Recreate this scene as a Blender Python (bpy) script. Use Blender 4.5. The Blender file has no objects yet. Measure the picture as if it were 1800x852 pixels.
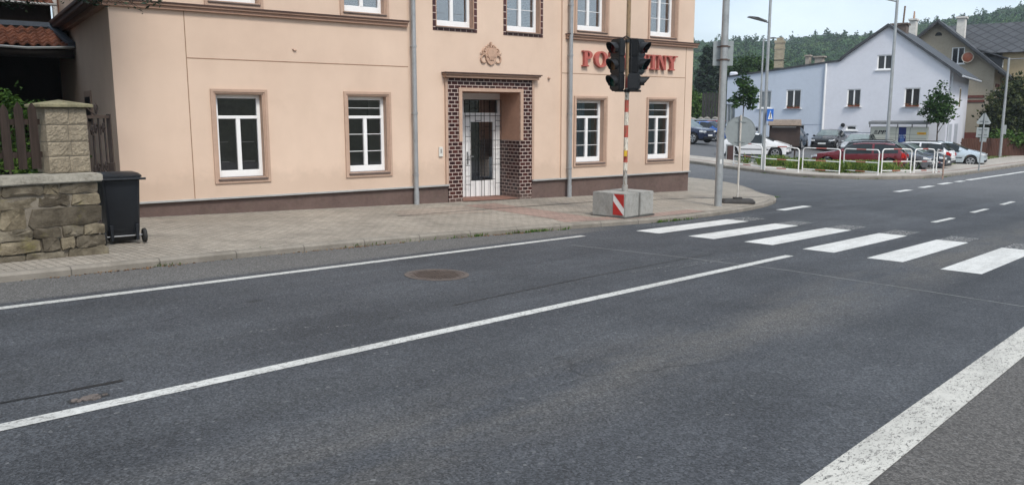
import bpy, bmesh, math, random
import numpy as np
from mathutils import Vector, Matrix
R_ = math.radians
rnd = random.Random(7)
nprng = np.random.default_rng(11)
scene = bpy.context.scene
COL = scene.collection

# ------------------------------------------------------------------ camera numbers
F_PX, CX, CY = 1400., 900., 426.
PITCH = math.atan(221/1400.)
EYE = 1.7
def ray(x, y):
    a = (x-CX)/F_PX; b = -(y-CY)/F_PX
    return np.array([a, math.cos(PITCH)+b*math.sin(PITCH), -math.sin(PITCH)+b*math.cos(PITCH)])
CAM = np.array([0, 0, EYE])
# road frame: s along the road (to the right and away), t across it (towards the corner building)
D2 = np.array([0.68930, 0.72447]); N2 = np.array([-D2[1], D2[0]])
ROADROT = math.atan2(D2[1], D2[0])
def sm(x, a, b):
    x = min(1., max(0., (x-a)/(b-a))); return x*x*(3-2*x)
def st(x, y): return (x*D2[0]+y*D2[1], x*N2[0]+y*N2[1])
def xy(s, t): return (s*D2[0]+t*N2[0], s*D2[1]+t*N2[1])
def gst(s, t):
    s = max(-70., min(150., s))
    sc = 33-6*math.log1p(math.exp((33-s)/6.))
    return -0.03*sc + 0.05*min(25., max(0., t-15))*sm(s, 25, 40) - .30*sm(s, 37, 50)*(1-sm(t, 17, 25))
def gz(x, y): return gst(*st(x, y))
def at(px, py, dz=0.):
    """ground point seen at a pixel of the photograph"""
    r = ray(px, py); T = 1.
    while T < 300:
        P = CAM+T*r
        if P[2] < gz(P[0], P[1])+dz: return P
        T += 0.03
    return CAM+300*r
class Plane:
    """vertical wall plane: origin, direction of its x axis; y runs into the building"""
    def __init__(s, o, ang): 
        s.o = np.array(o[:2], float); s.ang = ang
        s.u = np.array([math.cos(ang), math.sin(ang)]); s.n = np.array([-s.u[1], s.u[0]])
    def uz(s, px, py, off=0.):
        r = ray(px, py); q = s.o+s.n*off
        T = (q@s.n)/(r[:2]@s.n); P = CAM+T*r
        return float((P[:2]-q)@s.u), float(P[2])
    def w(s, u, y=0.): return s.o+s.u*u+s.n*y

# parts that come as several separate pieces: each piece is an object of its own
SPLIT_PARTS = {'cornice', 'cornice_flashing', 'scroll', 'joint_line', 'glazing_bar', 'bumper_trim', 'plinth', 'plinth_flashing', 'bracket', 'rail', 'inner_trim', 'outer_trim', 'clamp', 'sign_clamp', 'canopy_bracket', 'lintel', 'wing_window', 'side_door', 'side_window_frame', 'iron_band', 'wall_band', 'bar', 'chimney', 'luminaire', 'post', 'red_band', 'wall_hook', 'logo_bars', 'side_strip'}
# ------------------------------------------------------------------ mesh helper
class MB:
    def __init__(s): s.v = []; s.f = []
    def add(s, vs, fs):
        o = len(s.v); s.v += [tuple(p) for p in vs]; s.f += [tuple(i+o for i in f) for f in fs]; return s
    def quad(s, a, b, c, d): return s.add([a, b, c, d], [(0, 1, 2, 3)])
    def box(s, x0, x1, y0, y1, z0, z1, M=None):
        vs = [(x0,y0,z0),(x1,y0,z0),(x1,y1,z0),(x0,y1,z0),(x0,y0,z1),(x1,y0,z1),(x1,y1,z1),(x0,y1,z1)]
        if M is not None: vs = [tuple(M @ Vector(p)) for p in vs]
        return s.add(vs, [(0,3,2,1),(4,5,6,7),(0,1,5,4),(1,2,6,5),(2,3,7,6),(3,0,4,7)])
    def cbox(s, c, d, M=None):
        return s.box(c[0]-d[0]/2, c[0]+d[0]/2, c[1]-d[1]/2, c[1]+d[1]/2, c[2]-d[2]/2, c[2]+d[2]/2, M)
    def tube(s, p0, p1, r0, r1=None, n=10, cap=True):
        r1 = r0 if r1 is None else r1
        p0 = Vector(p0); p1 = Vector(p1); d = (p1-p0)
        if d.length < 1e-6: return s
        d.normalize(); a = d.orthogonal().normalized(); b = d.cross(a)
        vs = []
        for p, r in ((p0, r0), (p1, r1)):
            for i in range(n):
                t = 2*math.pi*i/n; vs.append(tuple(p+(a*math.cos(t)+b*math.sin(t))*r))
        fs = [(i, (i+1) % n, n+(i+1) % n, n+i) for i in range(n)]
        if cap: fs += [tuple(range(n-1, -1, -1)), tuple(range(n, 2*n))]
        return s.add(vs, fs)
    def path(s, pts, r, n=8, closed=False):
        P = [Vector(p) for p in pts]; m = len(P); vs = []; fs = []
        up = None
        for i in range(m):
            if closed: d = (P[(i+1) % m]-P[i-1])
            else: d = P[min(i+1, m-1)]-P[max(i-1, 0)]
            d.normalize()
            if up is None: up = d.orthogonal().normalized()
            a = (up-d*up.dot(d))
            a = a.normalized() if a.length > 1e-5 else d.orthogonal().normalized()
            up = a; b = d.cross(a); rr = r[i] if isinstance(r, (list, tuple)) else r
            for k in range(n):
                t = 2*math.pi*k/n; vs.append(tuple(P[i]+(a*math.cos(t)+b*math.sin(t))*rr))
        for i in range(m if closed else m-1):
            j = (i+1) % m
            for k in range(n): fs.append((i*n+k, i*n+(k+1) % n, j*n+(k+1) % n, j*n+k))
        if not closed: fs += [tuple(range(n-1, -1, -1)), tuple(range((m-1)*n, m*n))]
        return s.add(vs, fs)
    def prism(s, poly, y0, y1, ax='y'):
        """polygon in xz (ax y) or xy (ax z) extruded"""
        n = len(poly)
        if ax == 'y': vs = [(p[0], y0, p[1]) for p in poly]+[(p[0], y1, p[1]) for p in poly]
        elif ax == 'z': vs = [(p[0], p[1], y0) for p in poly]+[(p[0], p[1], y1) for p in poly]
        else: vs = [(y0, p[0], p[1]) for p in poly]+[(y1, p[0], p[1]) for p in poly]
        fs = [tuple(range(n)), tuple(range(2*n-1, n-1, -1))]
        fs += [(i, n+i, n+(i+1) % n, (i+1) % n) for i in range(n)]
        return s.add(vs, fs)
    def disc(s, c, r, axis, th, n=24):
        a = Vector(axis).normalized()*th/2; c = Vector(c)
        return s.tube(c-a, c+a, r, r, n)
    def sphere(s, c, r, n=8, m=6, sc=(1,1,1)):
        vs = []; fs = []
        for i in range(m+1):
            ph = math.pi*i/m
            for k in range(n):
                th = 2*math.pi*k/n
                vs.append((c[0]+r*sc[0]*math.sin(ph)*math.cos(th), c[1]+r*sc[1]*math.sin(ph)*math.sin(th), c[2]+r*sc[2]*math.cos(ph)))
        for i in range(m):
            for k in range(n): fs.append((i*n+k, (i+1)*n+k, (i+1)*n+(k+1) % n, i*n+(k+1) % n))
        return s.add(vs, fs)
    def pieces(s, eps=.004):
        """loose pieces, those whose boxes touch kept together"""
        par = list(range(len(s.v)))
        def find(i):
            while par[i] != i: par[i] = par[par[i]]; i = par[i]
            return i
        for f in s.f:
            for k in f[1:]: par[find(k)] = find(f[0])
        comp = {}
        for i in range(len(s.v)): comp.setdefault(find(i), []).append(i)
        cs = []
        for ids in comp.values():
            a = np.array([s.v[i] for i in ids]); lo, hi = a.min(0)-eps, a.max(0)+eps; ids = set(ids)
            while True:
                hit = [c for c in cs if (c[0] <= hi).all() and (lo <= c[1]).all()]
                if not hit: break
                cs = [c for c in cs if not any(c is h_ for h_ in hit)]
                for c in hit: lo = np.minimum(lo, c[0]); hi = np.maximum(hi, c[1]); ids |= c[2]
            cs.append((lo, hi, ids))
        out = []
        for lo, hi, ids in cs:
            m = MB(); idx = {}
            for i in sorted(ids): idx[i] = len(m.v); m.v.append(s.v[i])
            m.f = [tuple(idx[k] for k in f) for f in s.f if f[0] in ids]; out.append(m)
        return out
    def build(s, name, mat, parent=None, smooth=False, bevel=0., fix=True, seg=1):
        if name in SPLIT_PARTS and parent is not None:
            ps = s.pieces()
            if len(ps) > 1: return [p.build(name, mat, parent, smooth, bevel, fix, seg) for p in ps][0]
        me = bpy.data.meshes.new(name); me.from_pydata(s.v, [], s.f)
        if fix or bevel:
            bm = bmesh.new(); bm.from_mesh(me)
            bmesh.ops.recalc_face_normals(bm, faces=bm.faces)
            if bevel: bmesh.ops.bevel(bm, geom=[e for e in bm.edges if e.is_manifold and e.calc_face_angle(0) > 0.5], offset=bevel, segments=seg, affect='EDGES', clamp_overlap=True)
            bm.to_mesh(me); bm.free()
        if smooth:
            me.polygons.foreach_set('use_smooth', [True]*len(me.polygons))
            if smooth == 'auto': me.set_sharp_from_angle(angle=R_(35))
        if mat: me.materials.append(mat)
        o = bpy.data.objects.new(name, me); COL.objects.link(o)
        if parent: o.parent = parent
        return o
def tag(o, label=None, cat=None, group=None, kind=None):
    if label: o['label'] = label
    if cat: o['category'] = cat
    if group: o['group'] = group
    if kind: o['kind'] = kind
    return o
def thing(name, label, cat, loc=(0,0,0), rz=0., group=None):
    o = bpy.data.objects.new(name, None); COL.objects.link(o)
    o.empty_display_size = .2
    o.location = tuple(float(q) for q in loc); o.rotation_euler = (0, 0, rz)
    return tag(o, label, cat, group)
def struct(name, mb, mat, label=None, cat=None, road=True, parent=None, **k):
    o = mb.build(name, mat, parent, **k)
    if parent is None:
        if road: o.rotation_euler = (0, 0, ROADROT)
        o['kind'] = 'structure'
    if label: o['label'] = label
    if cat: o['category'] = cat
    return o

# ------------------------------------------------------------------ materials
class NT:
    def __init__(s, name):
        s.m = bpy.data.materials.new(name); s.m.use_nodes = True
        s.t = s.m.node_tree; s.n = s.t.nodes; s.l = s.t.links
        s.b = s.n['Principled BSDF']; s.out = s.n['Material Output']
        s.tc = s.n.new('ShaderNodeTexCoord')
    def node(s, ty, **kw):
        n = s.n.new(ty)
        for k, v in kw.items():
            if k.startswith('_'): setattr(n, k[1:], v)
            else: s.put(n.inputs[k.replace('__', ' ')], v)
        return n
    def put(s, inp, v):
        if isinstance(v, bpy.types.NodeSocket): s.l.new(v, inp)
        else: inp.default_value = v
    def mapping(s, scale=(1,1,1), loc=(0,0,0), rot=(0,0,0), src=None):
        n = s.n.new('ShaderNodeMapping'); s.l.new(src or s.tc.outputs['Object'], n.inputs[0])
        n.inputs['Scale'].default_value = scale; n.inputs['Location'].default_value = loc; n.inputs['Rotation'].default_value = rot
        return n.outputs[0]
    def noise(s, scale, detail=4, rough=.6, vec=None, dist=0.):
        n = s.n.new('ShaderNodeTexNoise'); s.l.new(vec or s.tc.outputs['Object'], n.inputs['Vector'])
        n.inputs['Scale'].default_value = scale; n.inputs['Detail'].default_value = detail
        n.inputs['Roughness'].default_value = rough; n.inputs['Distortion'].default_value = dist
        return n.outputs['Fac']
    def voro(s, scale, feature='F1', out='Distance', vec=None, rand=1.):
        n = s.n.new('ShaderNodeTexVoronoi'); n.feature = feature; s.l.new(vec or s.tc.outputs['Object'], n.inputs['Vector'])
        n.inputs['Scale'].default_value = scale; n.inputs['Randomness'].default_value = rand
        return n.outputs[out]
    def ramp(s, fac, stops):
        n = s.n.new('ShaderNodeValToRGB'); s.l.new(fac, n.inputs[0]); e = n.color_ramp.elements
        while len(e) < len(stops): e.new(0.5)
        for i, (p, c) in enumerate(stops):
            e[i].position = p; e[i].color = (c, c, c, 1) if isinstance(c, (int, float)) else (*c[:3], 1)
        return n.outputs[0]
    def mix(s, fac, a, b, mode='MIX'):
        n = s.n.new('ShaderNodeMix'); n.data_type = 'RGBA'; n.blend_type = mode
        s.put(n.inputs[0], fac)
        for i, c in ((6, a), (7, b)):
            if isinstance(c, (tuple, list)): c = (*c[:3], 1)
            s.put(n.inputs[i], c)
        return n.outputs[2]
    def math(s, op, a, b=0., c=None):
        n = s.n.new('ShaderNodeMath'); n.operation = op
        s.put(n.inputs[0], a); s.put(n.inputs[1], b)
        if c is not None: s.put(n.inputs[2], c)
        return n.outputs[0]
    def bump(s, h, strength=.3, dist=.01):
        n = s.n.new('ShaderNodeBump'); s.l.new(h, n.inputs['Height']); n.inputs['Strength'].default_value = strength; n.inputs['Distance'].default_value = dist
        s.l.new(n.outputs[0], s.b.inputs['Normal'])
    def set(s, col=None, rough=None, metal=None, spec=None):
        for k, v in (('Base Color', col), ('Roughness', rough), ('Metallic', metal), ('Specular IOR Level', spec)):
            if v is None: continue
            if isinstance(v, (tuple, list)): v = (*v[:3], 1)
            s.put(s.b.inputs[k], v)
        return s.m
_mc = {}
def mat(name, col, rough=.6, var=.15, scale=3., bump=0., bs=60., metal=0., spec=.4, dirt=0., dist=.01):
    """plain paint / metal / plaster with colour unevenness"""
    if name in _mc: return _mc[name]
    N = NT(name)
    n1 = N.noise(scale, 6, .65); n2 = N.noise(scale*9, 3, .6)
    f = N.math('ADD', N.math('MULTIPLY', n1, .65), N.math('MULTIPLY', n2, .35))
    lo = tuple(c*(1-var*1.6) for c in col); hi = tuple(min(1, c*(1+var*1.3)) for c in col)
    c = N.ramp(f, [(.3, lo), (.5, col), (.72, hi)])
    if dirt:
        d = N.ramp(N.noise(scale*2.3, 7, .75), [(.52, 0.), (.72, 1.)])
        c = N.mix(N.math('MULTIPLY', d, dirt), c, tuple(q*.35 for q in (.3, .24, .18)))
    if bump: N.bump(N.noise(bs, 5, .7), bump, dist)
    _mc[name] = N.set(c, rough, metal, spec)
    return _mc[name]

def asphalt_mat():
    N = NT('asphalt'); obj = N.tc.outputs['Object']
    sep = N.node('ShaderNodeSeparateXYZ'); N.l.new(obj, sep.inputs[0]); S, T = sep.outputs[0], sep.outputs[1]
    base = N.ramp(N.noise(1.0, 6, .65, N.mapping((.22, 1.3, 1))), [(.3, (.040, .0425, .048)), (.5, (.053, .0565, .063)), (.7, (.067, .071, .0775))])
    blot = N.ramp(N.noise(.6, 5, .7), [(.35, .82), (.65, 1.16)])
    base = N.mix(1., base, blot, 'MULTIPLY')
    # worn, dustier band between the wheel tracks of the near lane
    band = N.math('MULTIPLY', N.ramp(N.math('ABSOLUTE', N.math('SUBTRACT', T, 3.3)), [(0., 1.), (.75, 0.)]), N.ramp(N.noise(.9, 5, .7, N.mapping((.5, 1.6, 1))), [(.4, 0.), (.62, 1.)]))
    base = N.mix(N.math('MULTIPLY', band, .55), base, (.118, .110, .098))
    # tyre tracks: darker, smoother bands broken up along the road
    trk = None
    for tc in (2.45, 4.25, 5.95, 7.75):
        q = N.ramp(N.math('ABSOLUTE', N.math('SUBTRACT', T, tc)), [(.05, 1.), (.42, 0.)]); trk = q if trk is None else N.math('ADD', trk, q)
    trk = N.math('MULTIPLY', trk, N.ramp(N.noise(.8, 5, .7, N.mapping((.25, 2.2, 1))), [(.38, .15), (.62, 1.)]))
    base = N.mix(N.math('MULTIPLY', trk, .42), base, (.034, .036, .039))
    oil = N.math('MULTIPLY', N.ramp(N.voro(1.3, vec=N.mapping((.8, 1.6, 1))), [(.05, 1.), (.14, 0.)]), N.ramp(N.noise(1.7, 6, .75), [(.5, 0.), (.62, 1.)]))
    base = N.mix(N.math('MULTIPLY', oil, .7), base, (.022, .022, .023))
    # gutter strip and near shoulder: older, browner surface
    wob = N.math('MULTIPLY', N.math('SUBTRACT', N.noise(3., 3), .5), .12)
    gut = N.ramp(N.math('ADD', N.math('SUBTRACT', T, 8.6), wob), [(0., 0.), (.12, 1.)])
    gut = N.math('MULTIPLY', gut, N.ramp(N.math('MULTIPLY', N.math('SUBTRACT', 12.5, S), .6), [(0., 0.), (1., 1.)]))
    base = N.mix(N.math('MULTIPLY', gut, .7), base, (.125, .120, .113))
    sh = N.ramp(N.math('SUBTRACT', N.math('ADD', 1.4, wob), T), [(0., 0.), (.08, 1.)])
    base = N.mix(N.math('MULTIPLY', sh, .85), base, (.094, .088, .082))
    # parking lot beyond is paler
    far = N.ramp(N.math('MULTIPLY', N.math('SUBTRACT', S, 24.), .1), [(0., 0.), (1., 1.)])
    base = N.mix(N.math('MULTIPLY', far, .55), base, (.150, .150, .153))
    # stone grain
    g1 = N.voro(85., vec=obj); g2 = N.noise(160., 2, .6)
    gr = N.ramp(N.math('ADD', N.math('MULTIPLY', N.voro(85., out='Color'), .6), N.math('MULTIPLY', g2, .5)), [(.25, .45), (.55, 1.), (.85, 1.9)])
    base = N.mix(1., base, gr, 'MULTIPLY')
    sp = N.ramp(N.voro(26., out='Distance'), [(.03, 1.), (.07, 0.)])
    base = N.mix(N.math('MULTIPLY', N.math('MULTIPLY', sp, N.ramp(N.noise(2.2, 4), [(.5, 0.), (.65, 1.)])), .75), base, (.012, .012, .013))
    wsp = N.ramp(N.voro(48., out='Color'), [(.90, 0.), (.97, 1.)])
    base = N.mix(N.math('MULTIPLY', wsp, .38), base, (.26, .26, .26))
    # hairline cracks
    ck = N.ramp(N.voro(.33, 'DISTANCE_TO_EDGE', vec=N.mapping((.5, 1.5, 1), src=N.mix(.35, obj, N.node('ShaderNodeTexNoise', Vector=obj, Scale=1.7, Detail=5.).outputs['Color'], 'ADD'))), [(0., 1.), (.006, 0.)])
    ck = N.math('MULTIPLY', ck, N.ramp(N.noise(.45, 3), [(.58, 0.), (.68, 1.)]))
    base = N.mix(N.math('MULTIPLY', ck, .55), base, (.010, .010, .011))
    N.bump(N.math('ADD', g1, N.math('MULTIPLY', g2, .6)), .55, .006)
    return N.set(base, .82, spec=.3)
def paint_mat(name, wear, col=(.60, .60, .575), crack=1.):
    N = NT(name); obj = N.tc.outputs['Object']
    n = N.ramp(N.noise(7., 7, .72), [(.3, 0.), (.75, 1.)])
    w = N.ramp(N.noise(26., 5, .7, N.mapping((1., 1.6, 1.), src=obj), .6), [(wear-.03, 1.), (wear+.03, 0.)])
    pits = N.ramp(N.noise(30., 3, .55, N.mapping((.75, 1.9, 1), rot=(0, 0, .9)), 1.2), [(.545, 0.), (.60, 1.)])
    pits = N.math('MULTIPLY', pits, N.math('MULTIPLY', N.ramp(N.noise(3.3, 5, .7), [(.34, 0.), (.52, 1.)]), crack))
    wv = w
    c = N.mix(n, tuple(q*.78 for q in col), col)
    gm = N.ramp(N.noise(1.4, 7, .72, N.mapping((.5, 2., 1))), [(.46, 0.), (.70, 1.)])
    c = N.mix(N.math('MULTIPLY', gm, .42), c, (.22, .215, .20))
    c = N.mix(N.math('MULTIPLY', pits, .72), c, (.13, .125, .115))
    N.set(c, .7, spec=.3); N.bump(N.noise(60, 3), .35, .004)
    tr = N.node('ShaderNodeBsdfTransparent'); mx = N.node('ShaderNodeMixShader')
    N.l.new(wv, mx.inputs[0]); N.l.new(N.b.outputs[0], mx.inputs[1]); N.l.new(tr.outputs[0], mx.inputs[2]); N.l.new(mx.outputs[0], N.out.inputs[0])
    return N.m
def paver_mat(name, ca, cb, mortar, bw=.2, bh=.1, rot=R_(90), far=False):
    N = NT(name); v = N.mapping(rot=(0, 0, rot))
    br = N.node('ShaderNodeTexBrick', Vector=v, Color1=(*ca, 1), Color2=(*cb, 1), Mortar=(*mortar, 1), Scale=1., Bias=0.)
    br.inputs['Mortar Size'].default_value = .006; br.inputs['Mortar Smooth'].default_value = .3
    br.inputs['Brick Width'].default_value = bw; br.inputs['Row Height'].default_value = bh
    c = N.mix(1., br.outputs['Color'], N.ramp(N.noise(1.1, 7, .7), [(.3, .68), (.7, 1.25)]), 'MULTIPLY')
    c = N.mix(1., c, N.ramp(N.noise(70., 3, .6), [(.3, .75), (.7, 1.25)]), 'MULTIPLY')
    d = N.ramp(N.noise(.55, 6, .75), [(.52, 0.), (.75, 1.)])
    c = N.mix(N.math('MULTIPLY', d, .45), c, (.10, .08, .06))
    N.bump(N.math('ADD', N.math('MULTIPLY', br.outputs['Fac'], -1.), N.math('MULTIPLY', N.noise(80, 3), .25)), .6, .006)
    return N.set(c, .85, spec=.25)
def plaster_mat():
    N = NT('peach_plaster')
    c = N.ramp(N.noise(.55, 7, .62), [(.3, (.600, .450, .352)), (.5, (.650, .495, .390)), (.7, (.690, .530, .420))])
    c = N.mix(1., c, N.ramp(N.noise(1., 6, .7, N.mapping((1.6, 1.6, .45))), [(.3, .965), (.7, 1.02)]), 'MULTIPLY')
    sp = N.node('ShaderNodeSeparateXYZ'); N.l.new(N.tc.outputs['Object'], sp.inputs[0])
    low = N.ramp(N.math('ADD', sp.outputs[2], N.math('MULTIPLY', N.noise(3., 6, .7), -.9)), [(0., 1.), (.25, 0.)])
    c = N.mix(N.math('MULTIPLY', low, .28), c, (.40, .30, .23))
    pt = N.ramp(N.noise(1.9, 8, .72), [(.56, 0.), (.66, 1.)])
    c = N.mix(N.math('MULTIPLY', pt, .10), c, (.50, .37, .28))
    N.bump(N.noise(110, 4, .7), .35, .006)
    return N.set(c, .9, spec=.2)
def tile_mat(name, w=.160, h=.086, c1=(.022, .006, .007), c2=(.066, .017, .013), mort=(.43, .35, .31), ms=.009, off=0., loc=(0, 0, 0)):
    N = NT(name); sp = N.node('ShaderNodeSeparateXYZ'); N.l.new(N.mapping(loc=loc), sp.inputs[0])
    cb = N.node('ShaderNodeCombineXYZ'); N.l.new(N.math('ADD', sp.outputs[0], sp.outputs[1]), cb.inputs[0]); N.l.new(sp.outputs[2], cb.inputs[1])
    br = N.node('ShaderNodeTexBrick', Vector=cb.outputs[0], Color1=(*c1, 1), Color2=(*c2, 1), Mortar=(*mort, 1), Scale=1., Bias=-.1)
    br.inputs['Mortar Size'].default_value = ms; br.inputs['Mortar Smooth'].default_value = .15
    br.inputs['Brick Width'].default_value = w; br.inputs['Row Height'].default_value = h
    br.offset = .5 if off == 0 else 0.
    low = N.ramp(N.math('ADD', N.math('ADD', sp.outputs[2], .55), N.math('MULTIPLY', N.noise(4., 5), -.4)), [(.10, 1.), (.24, 0.)])
    c = N.mix(N.math('MULTIPLY', low, .55), br.outputs['Color'], (.16, .12, .10))
    N.bump(N.math('MULTIPLY', br.outputs['Fac'], -1.), .5, .008)
    r = N.math('ADD', N.math('MULTIPLY', br.outputs['Fac'], .5), .28)
    return N.set(c, r, spec=.4)
def glass_mat(name='window_glass', tint=(.55, .58, .58), refl=1.):
    N = NT(name); N.n.remove(N.b)
    tr = N.node('ShaderNodeBsdfTransparent', Color=(*tint, 1)); gl = N.node('ShaderNodeBsdfGlossy', Color=(.95, .97, 1., 1), Roughness=.015)
    fr = N.node('ShaderNodeFresnel', IOR=1.75); mx = N.node('ShaderNodeMixShader')
    nb = N.node('ShaderNodeBump', Height=N.noise(1.3, 2), Strength=.05, Distance=.05); N.l.new(nb.outputs[0], gl.inputs['Normal'])
    N.l.new(N.math('MULTIPLY', fr.outputs[0], refl), mx.inputs[0]); N.l.new(tr.outputs[0], mx.inputs[1]); N.l.new(gl.outputs[0], mx.inputs[2]); N.l.new(mx.outputs[0], N.out.inputs[0])
    return N.m
def foliage_mat(name, a, b, c, rough=.6, trans=.35):
    N = NT(name)
    at_ = N.node('ShaderNodeAttribute', _attribute_name='tint')
    f = N.math('ADD', N.math('MULTIPLY', at_.outputs['Fac'], .7), N.math('MULTIPLY', N.noise(1.2, 4), .3))
    col = N.ramp(f, [(.15, a), (.5, b), (.85, c)])
    N.set(col, rough, spec=.25)
    tl = N.node('ShaderNodeBsdfTranslucent'); N.l.new(col, tl.inputs[0]); mx = N.node('ShaderNodeMixShader', Fac=trans)
    N.l.new(N.b.outputs[0], mx.inputs[1]); N.l.new(tl.outputs[0], mx.inputs[2]); N.l.new(mx.outputs[0], N.out.inputs[0])
    return N.m
def car_paint(name, col, metal=.3):
    if name in _mc: return _mc[name]
    N = NT(name)
    c = N.mix(N.ramp(N.noise(1.1, 3, .5), [(.4, 0.), (.8, .12)]), col, tuple(q*.85+.012 for q in col))
    N.set(c, N.ramp(N.noise(1.5, 3), [(.3, .24), (.7, .32)]), metal, .5)
    N.b.inputs['Coat Weight'].default_value = .5; N.b.inputs['Coat Roughness'].default_value = .08
    _mc[name] = N.m; return N.m

# leaf clouds --------------------------------------------------------------
def mesh_np(name, V, Fq, mt, parent=None, tint=None, smooth=False):
    me = bpy.data.meshes.new(name); n = Fq.shape[1]
    me.vertices.add(len(V)); me.vertices.foreach_set('co', V.astype(np.float32).ravel())
    me.loops.add(Fq.size); me.loops.foreach_set('vertex_index', Fq.astype(np.int32).ravel())
    me.polygons.add(len(Fq)); me.polygons.foreach_set('loop_start', np.arange(0, Fq.size, n, dtype=np.int32))
    if smooth: me.polygons.foreach_set('use_smooth', np.ones(len(Fq), bool))
    me.update(calc_edges=True)
    if tint is not None:
        a = me.attributes.new('tint', 'FLOAT', 'POINT'); a.data.foreach_set('value', tint.astype(np.float32))
    me.materials.append(mt); o = bpy.data.objects.new(name, me); COL.objects.link(o)
    if parent: o.parent = parent
    return o
def leaf_quads(P, size, tint, flat=.5, asp=.6):
    n = len(P); a = nprng.normal(size=(n, 3)); a[:, 2] *= flat; a /= np.linalg.norm(a, axis=1)[:, None]
    b = nprng.normal(size=(n, 3)); b -= a*(a*b).sum(1)[:, None]; b /= np.linalg.norm(b, axis=1)[:, None]
    s = (size*nprng.uniform(.6, 1.35, n))[:, None]
    c = np.cross(a, b)*.12*s
    V = np.stack([P-a*s*.5, P-b*s*asp*.5+c, P+a*s*.5, P+b*s*asp*.5+c], 1).reshape(-1, 3)
    return V, np.arange(4*n).reshape(n, 4), np.repeat(tint, 4)
def cloud(shape, nclump, per, csize):
    """shape(k): random points inside the crown; returns leaf points and tints by clump"""
    C = shape(nclump); t = nprng.uniform(0, 1, nclump)
    P = np.repeat(C, per, 0)+nprng.normal(size=(nclump*per, 3))*csize*np.array([1, 1, .7])
    return P, np.clip(np.repeat(t, per)+nprng.normal(size=nclump*per)*.12, 0, 1)
def ell(c, r, hollow=.45):
    def f(k):
        d = nprng.normal(size=(k, 3)); d /= np.linalg.norm(d, axis=1)[:, None]
        rr = (hollow**3+(1-hollow**3)*nprng.uniform(0, 1, k))**(1/3.)
        return np.array(c)+d*rr[:, None]*np.array(r)
    return f
# ================================================================== SETTING
ASPH = asphalt_mat()
CONC = mat('kerb_concrete', (.30, .28, .25), .85, .2, 2.5, .5, 50, dirt=.5)
PAVE = paver_mat('concrete_pavers', (.345, .310, .262), (.285, .255, .215), (.130, .115, .095))
REDP = paver_mat('red_pavers', (.335, .240, .200), (.29, .205, .172), (.14, .115, .10))
SLAB = paver_mat('light_pavers', (.40, .37, .33), (.35, .32, .285), (.22, .20, .18), .4, .4)
PINK = paver_mat('pink_pavers', (.33, .255, .22), (.29, .225, .195), (.18, .15, .13))
SOIL = mat('meadow_ground', (.048, .050, .030), .95, .35, .6, .6, 30)

def arange(a, b, d): 
    n = max(1, int(round((b-a)/d))); return [a+(b-a)*i/n for i in range(n+1)]
def grid(ss, ts, zf):
    mb = MB(); n = len(ts)
    mb.v = [(s, t, zf(s, t)) for s in ss for t in ts]
    mb.f = [(i*n+j, (i+1)*n+j, (i+1)*n+j+1, i*n+j+1) for i in range(len(ss)-1) for j in range(n-1)]
    return mb
# one ground sheet out to the horizon; a slope added behind the camera darkens the window reflections
def ground_z(s, t):
    z = gst(max(-60, min(s, 140)), t)-.10
    if t < -14:
        q = sm(-t, 14, 110); z += 17*q + 1.2*math.sin(s*.11+t*.05)*q
    return z
ss = [-900, -600, -400, -250, -160, -110]+arange(-80, 140, 4)+[170, 220, 300, 420, 600, 900, 1300]
ts = [-900, -500, -300, -200, -150]+arange(-120, 60, 4)+[75, 95, 130, 180, 260, 400, 700, 1200]
struct('ground', grid(ss, ts, ground_z), SOIL, smooth=True, fix=False)
road = struct('road', grid(arange(-60, 130, 1), arange(-7, 62, 1), lambda s, t: gst(s, t)), ASPH, smooth=True, fix=False)

def strip(pts, w, dz=.004, step=.5):
    """painted strip following (s,t) points, width w"""
    P = []
    for (a, b) in zip(pts[:-1], pts[1:]):
        n = max(1, int(math.hypot(b[0]-a[0], b[1]-a[1])/step))
        P += [(a[0]+(b[0]-a[0])*i/n, a[1]+(b[1]-a[1])*i/n) for i in range(n)]
    P.append(pts[-1]); mb = MB()
    for i, p in enumerate(P):
        a = P[max(0, i-1)]; b = P[min(len(P)-1, i+1)]; d = math.hypot(b[0]-a[0], b[1]-a[1])
        nx, ny = -(b[1]-a[1])/d*w/2, (b[0]-a[0])/d*w/2
        for q in ((p[0]+nx, p[1]+ny), (p[0]-nx, p[1]-ny)): mb.v.append((q[0], q[1], gst(*q)+dz))
    mb.f = [(2*i, 2*i+1, 2*i+3, 2*i+2) for i in range(len(P)-1)]
    return mb
PW = paint_mat('road_paint', .36); PWORN = paint_mat('worn_road_paint', .535, (.42, .42, .41)); PFAINT = paint_mat('faint_road_paint', .60, (.42, .42, .41)); PNEW = paint_mat('fresh_road_paint', .30, (.66, .66, .64), crack=.45)
PEDGE = paint_mat('shoulder_line_paint', .38, (.56, .545, .50), 1.)
def mark(name, pts, w, m=PW, dz=.004): 
    return tag(strip(pts, w, dz).build(name, m, road, fix=False))
mark('edge_line', [(-30, 8.44), (10.6, 8.40)], .125)
mark('centre_line', [(-30, 5.06), (11.25, 5.03)], .125)
mark('shoulder_line', [(-30, 1.41), (13.2, 1.41), (40, 1.41)], .24, PEDGE)
for i, t in enumerate((8.05, 7.02, 6.02, 5.0, 3.96, 2.9, 1.9)):
    j = [0, .1, .2, .15, 0, -.25, -.3][i]
    mark('crosswalk_stripe', [(11.95+j, t-.04), (15.25+j, t-.06)], .5, PNEW)
    mark('crosswalk_stripe', [(15.25+j, t-.05), (16.1+j, t-.05)], .46, PWORN)
mark('faded_stripe', [(12.4, 8.62), (15.2, 8.45)], .22, PFAINT)
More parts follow.
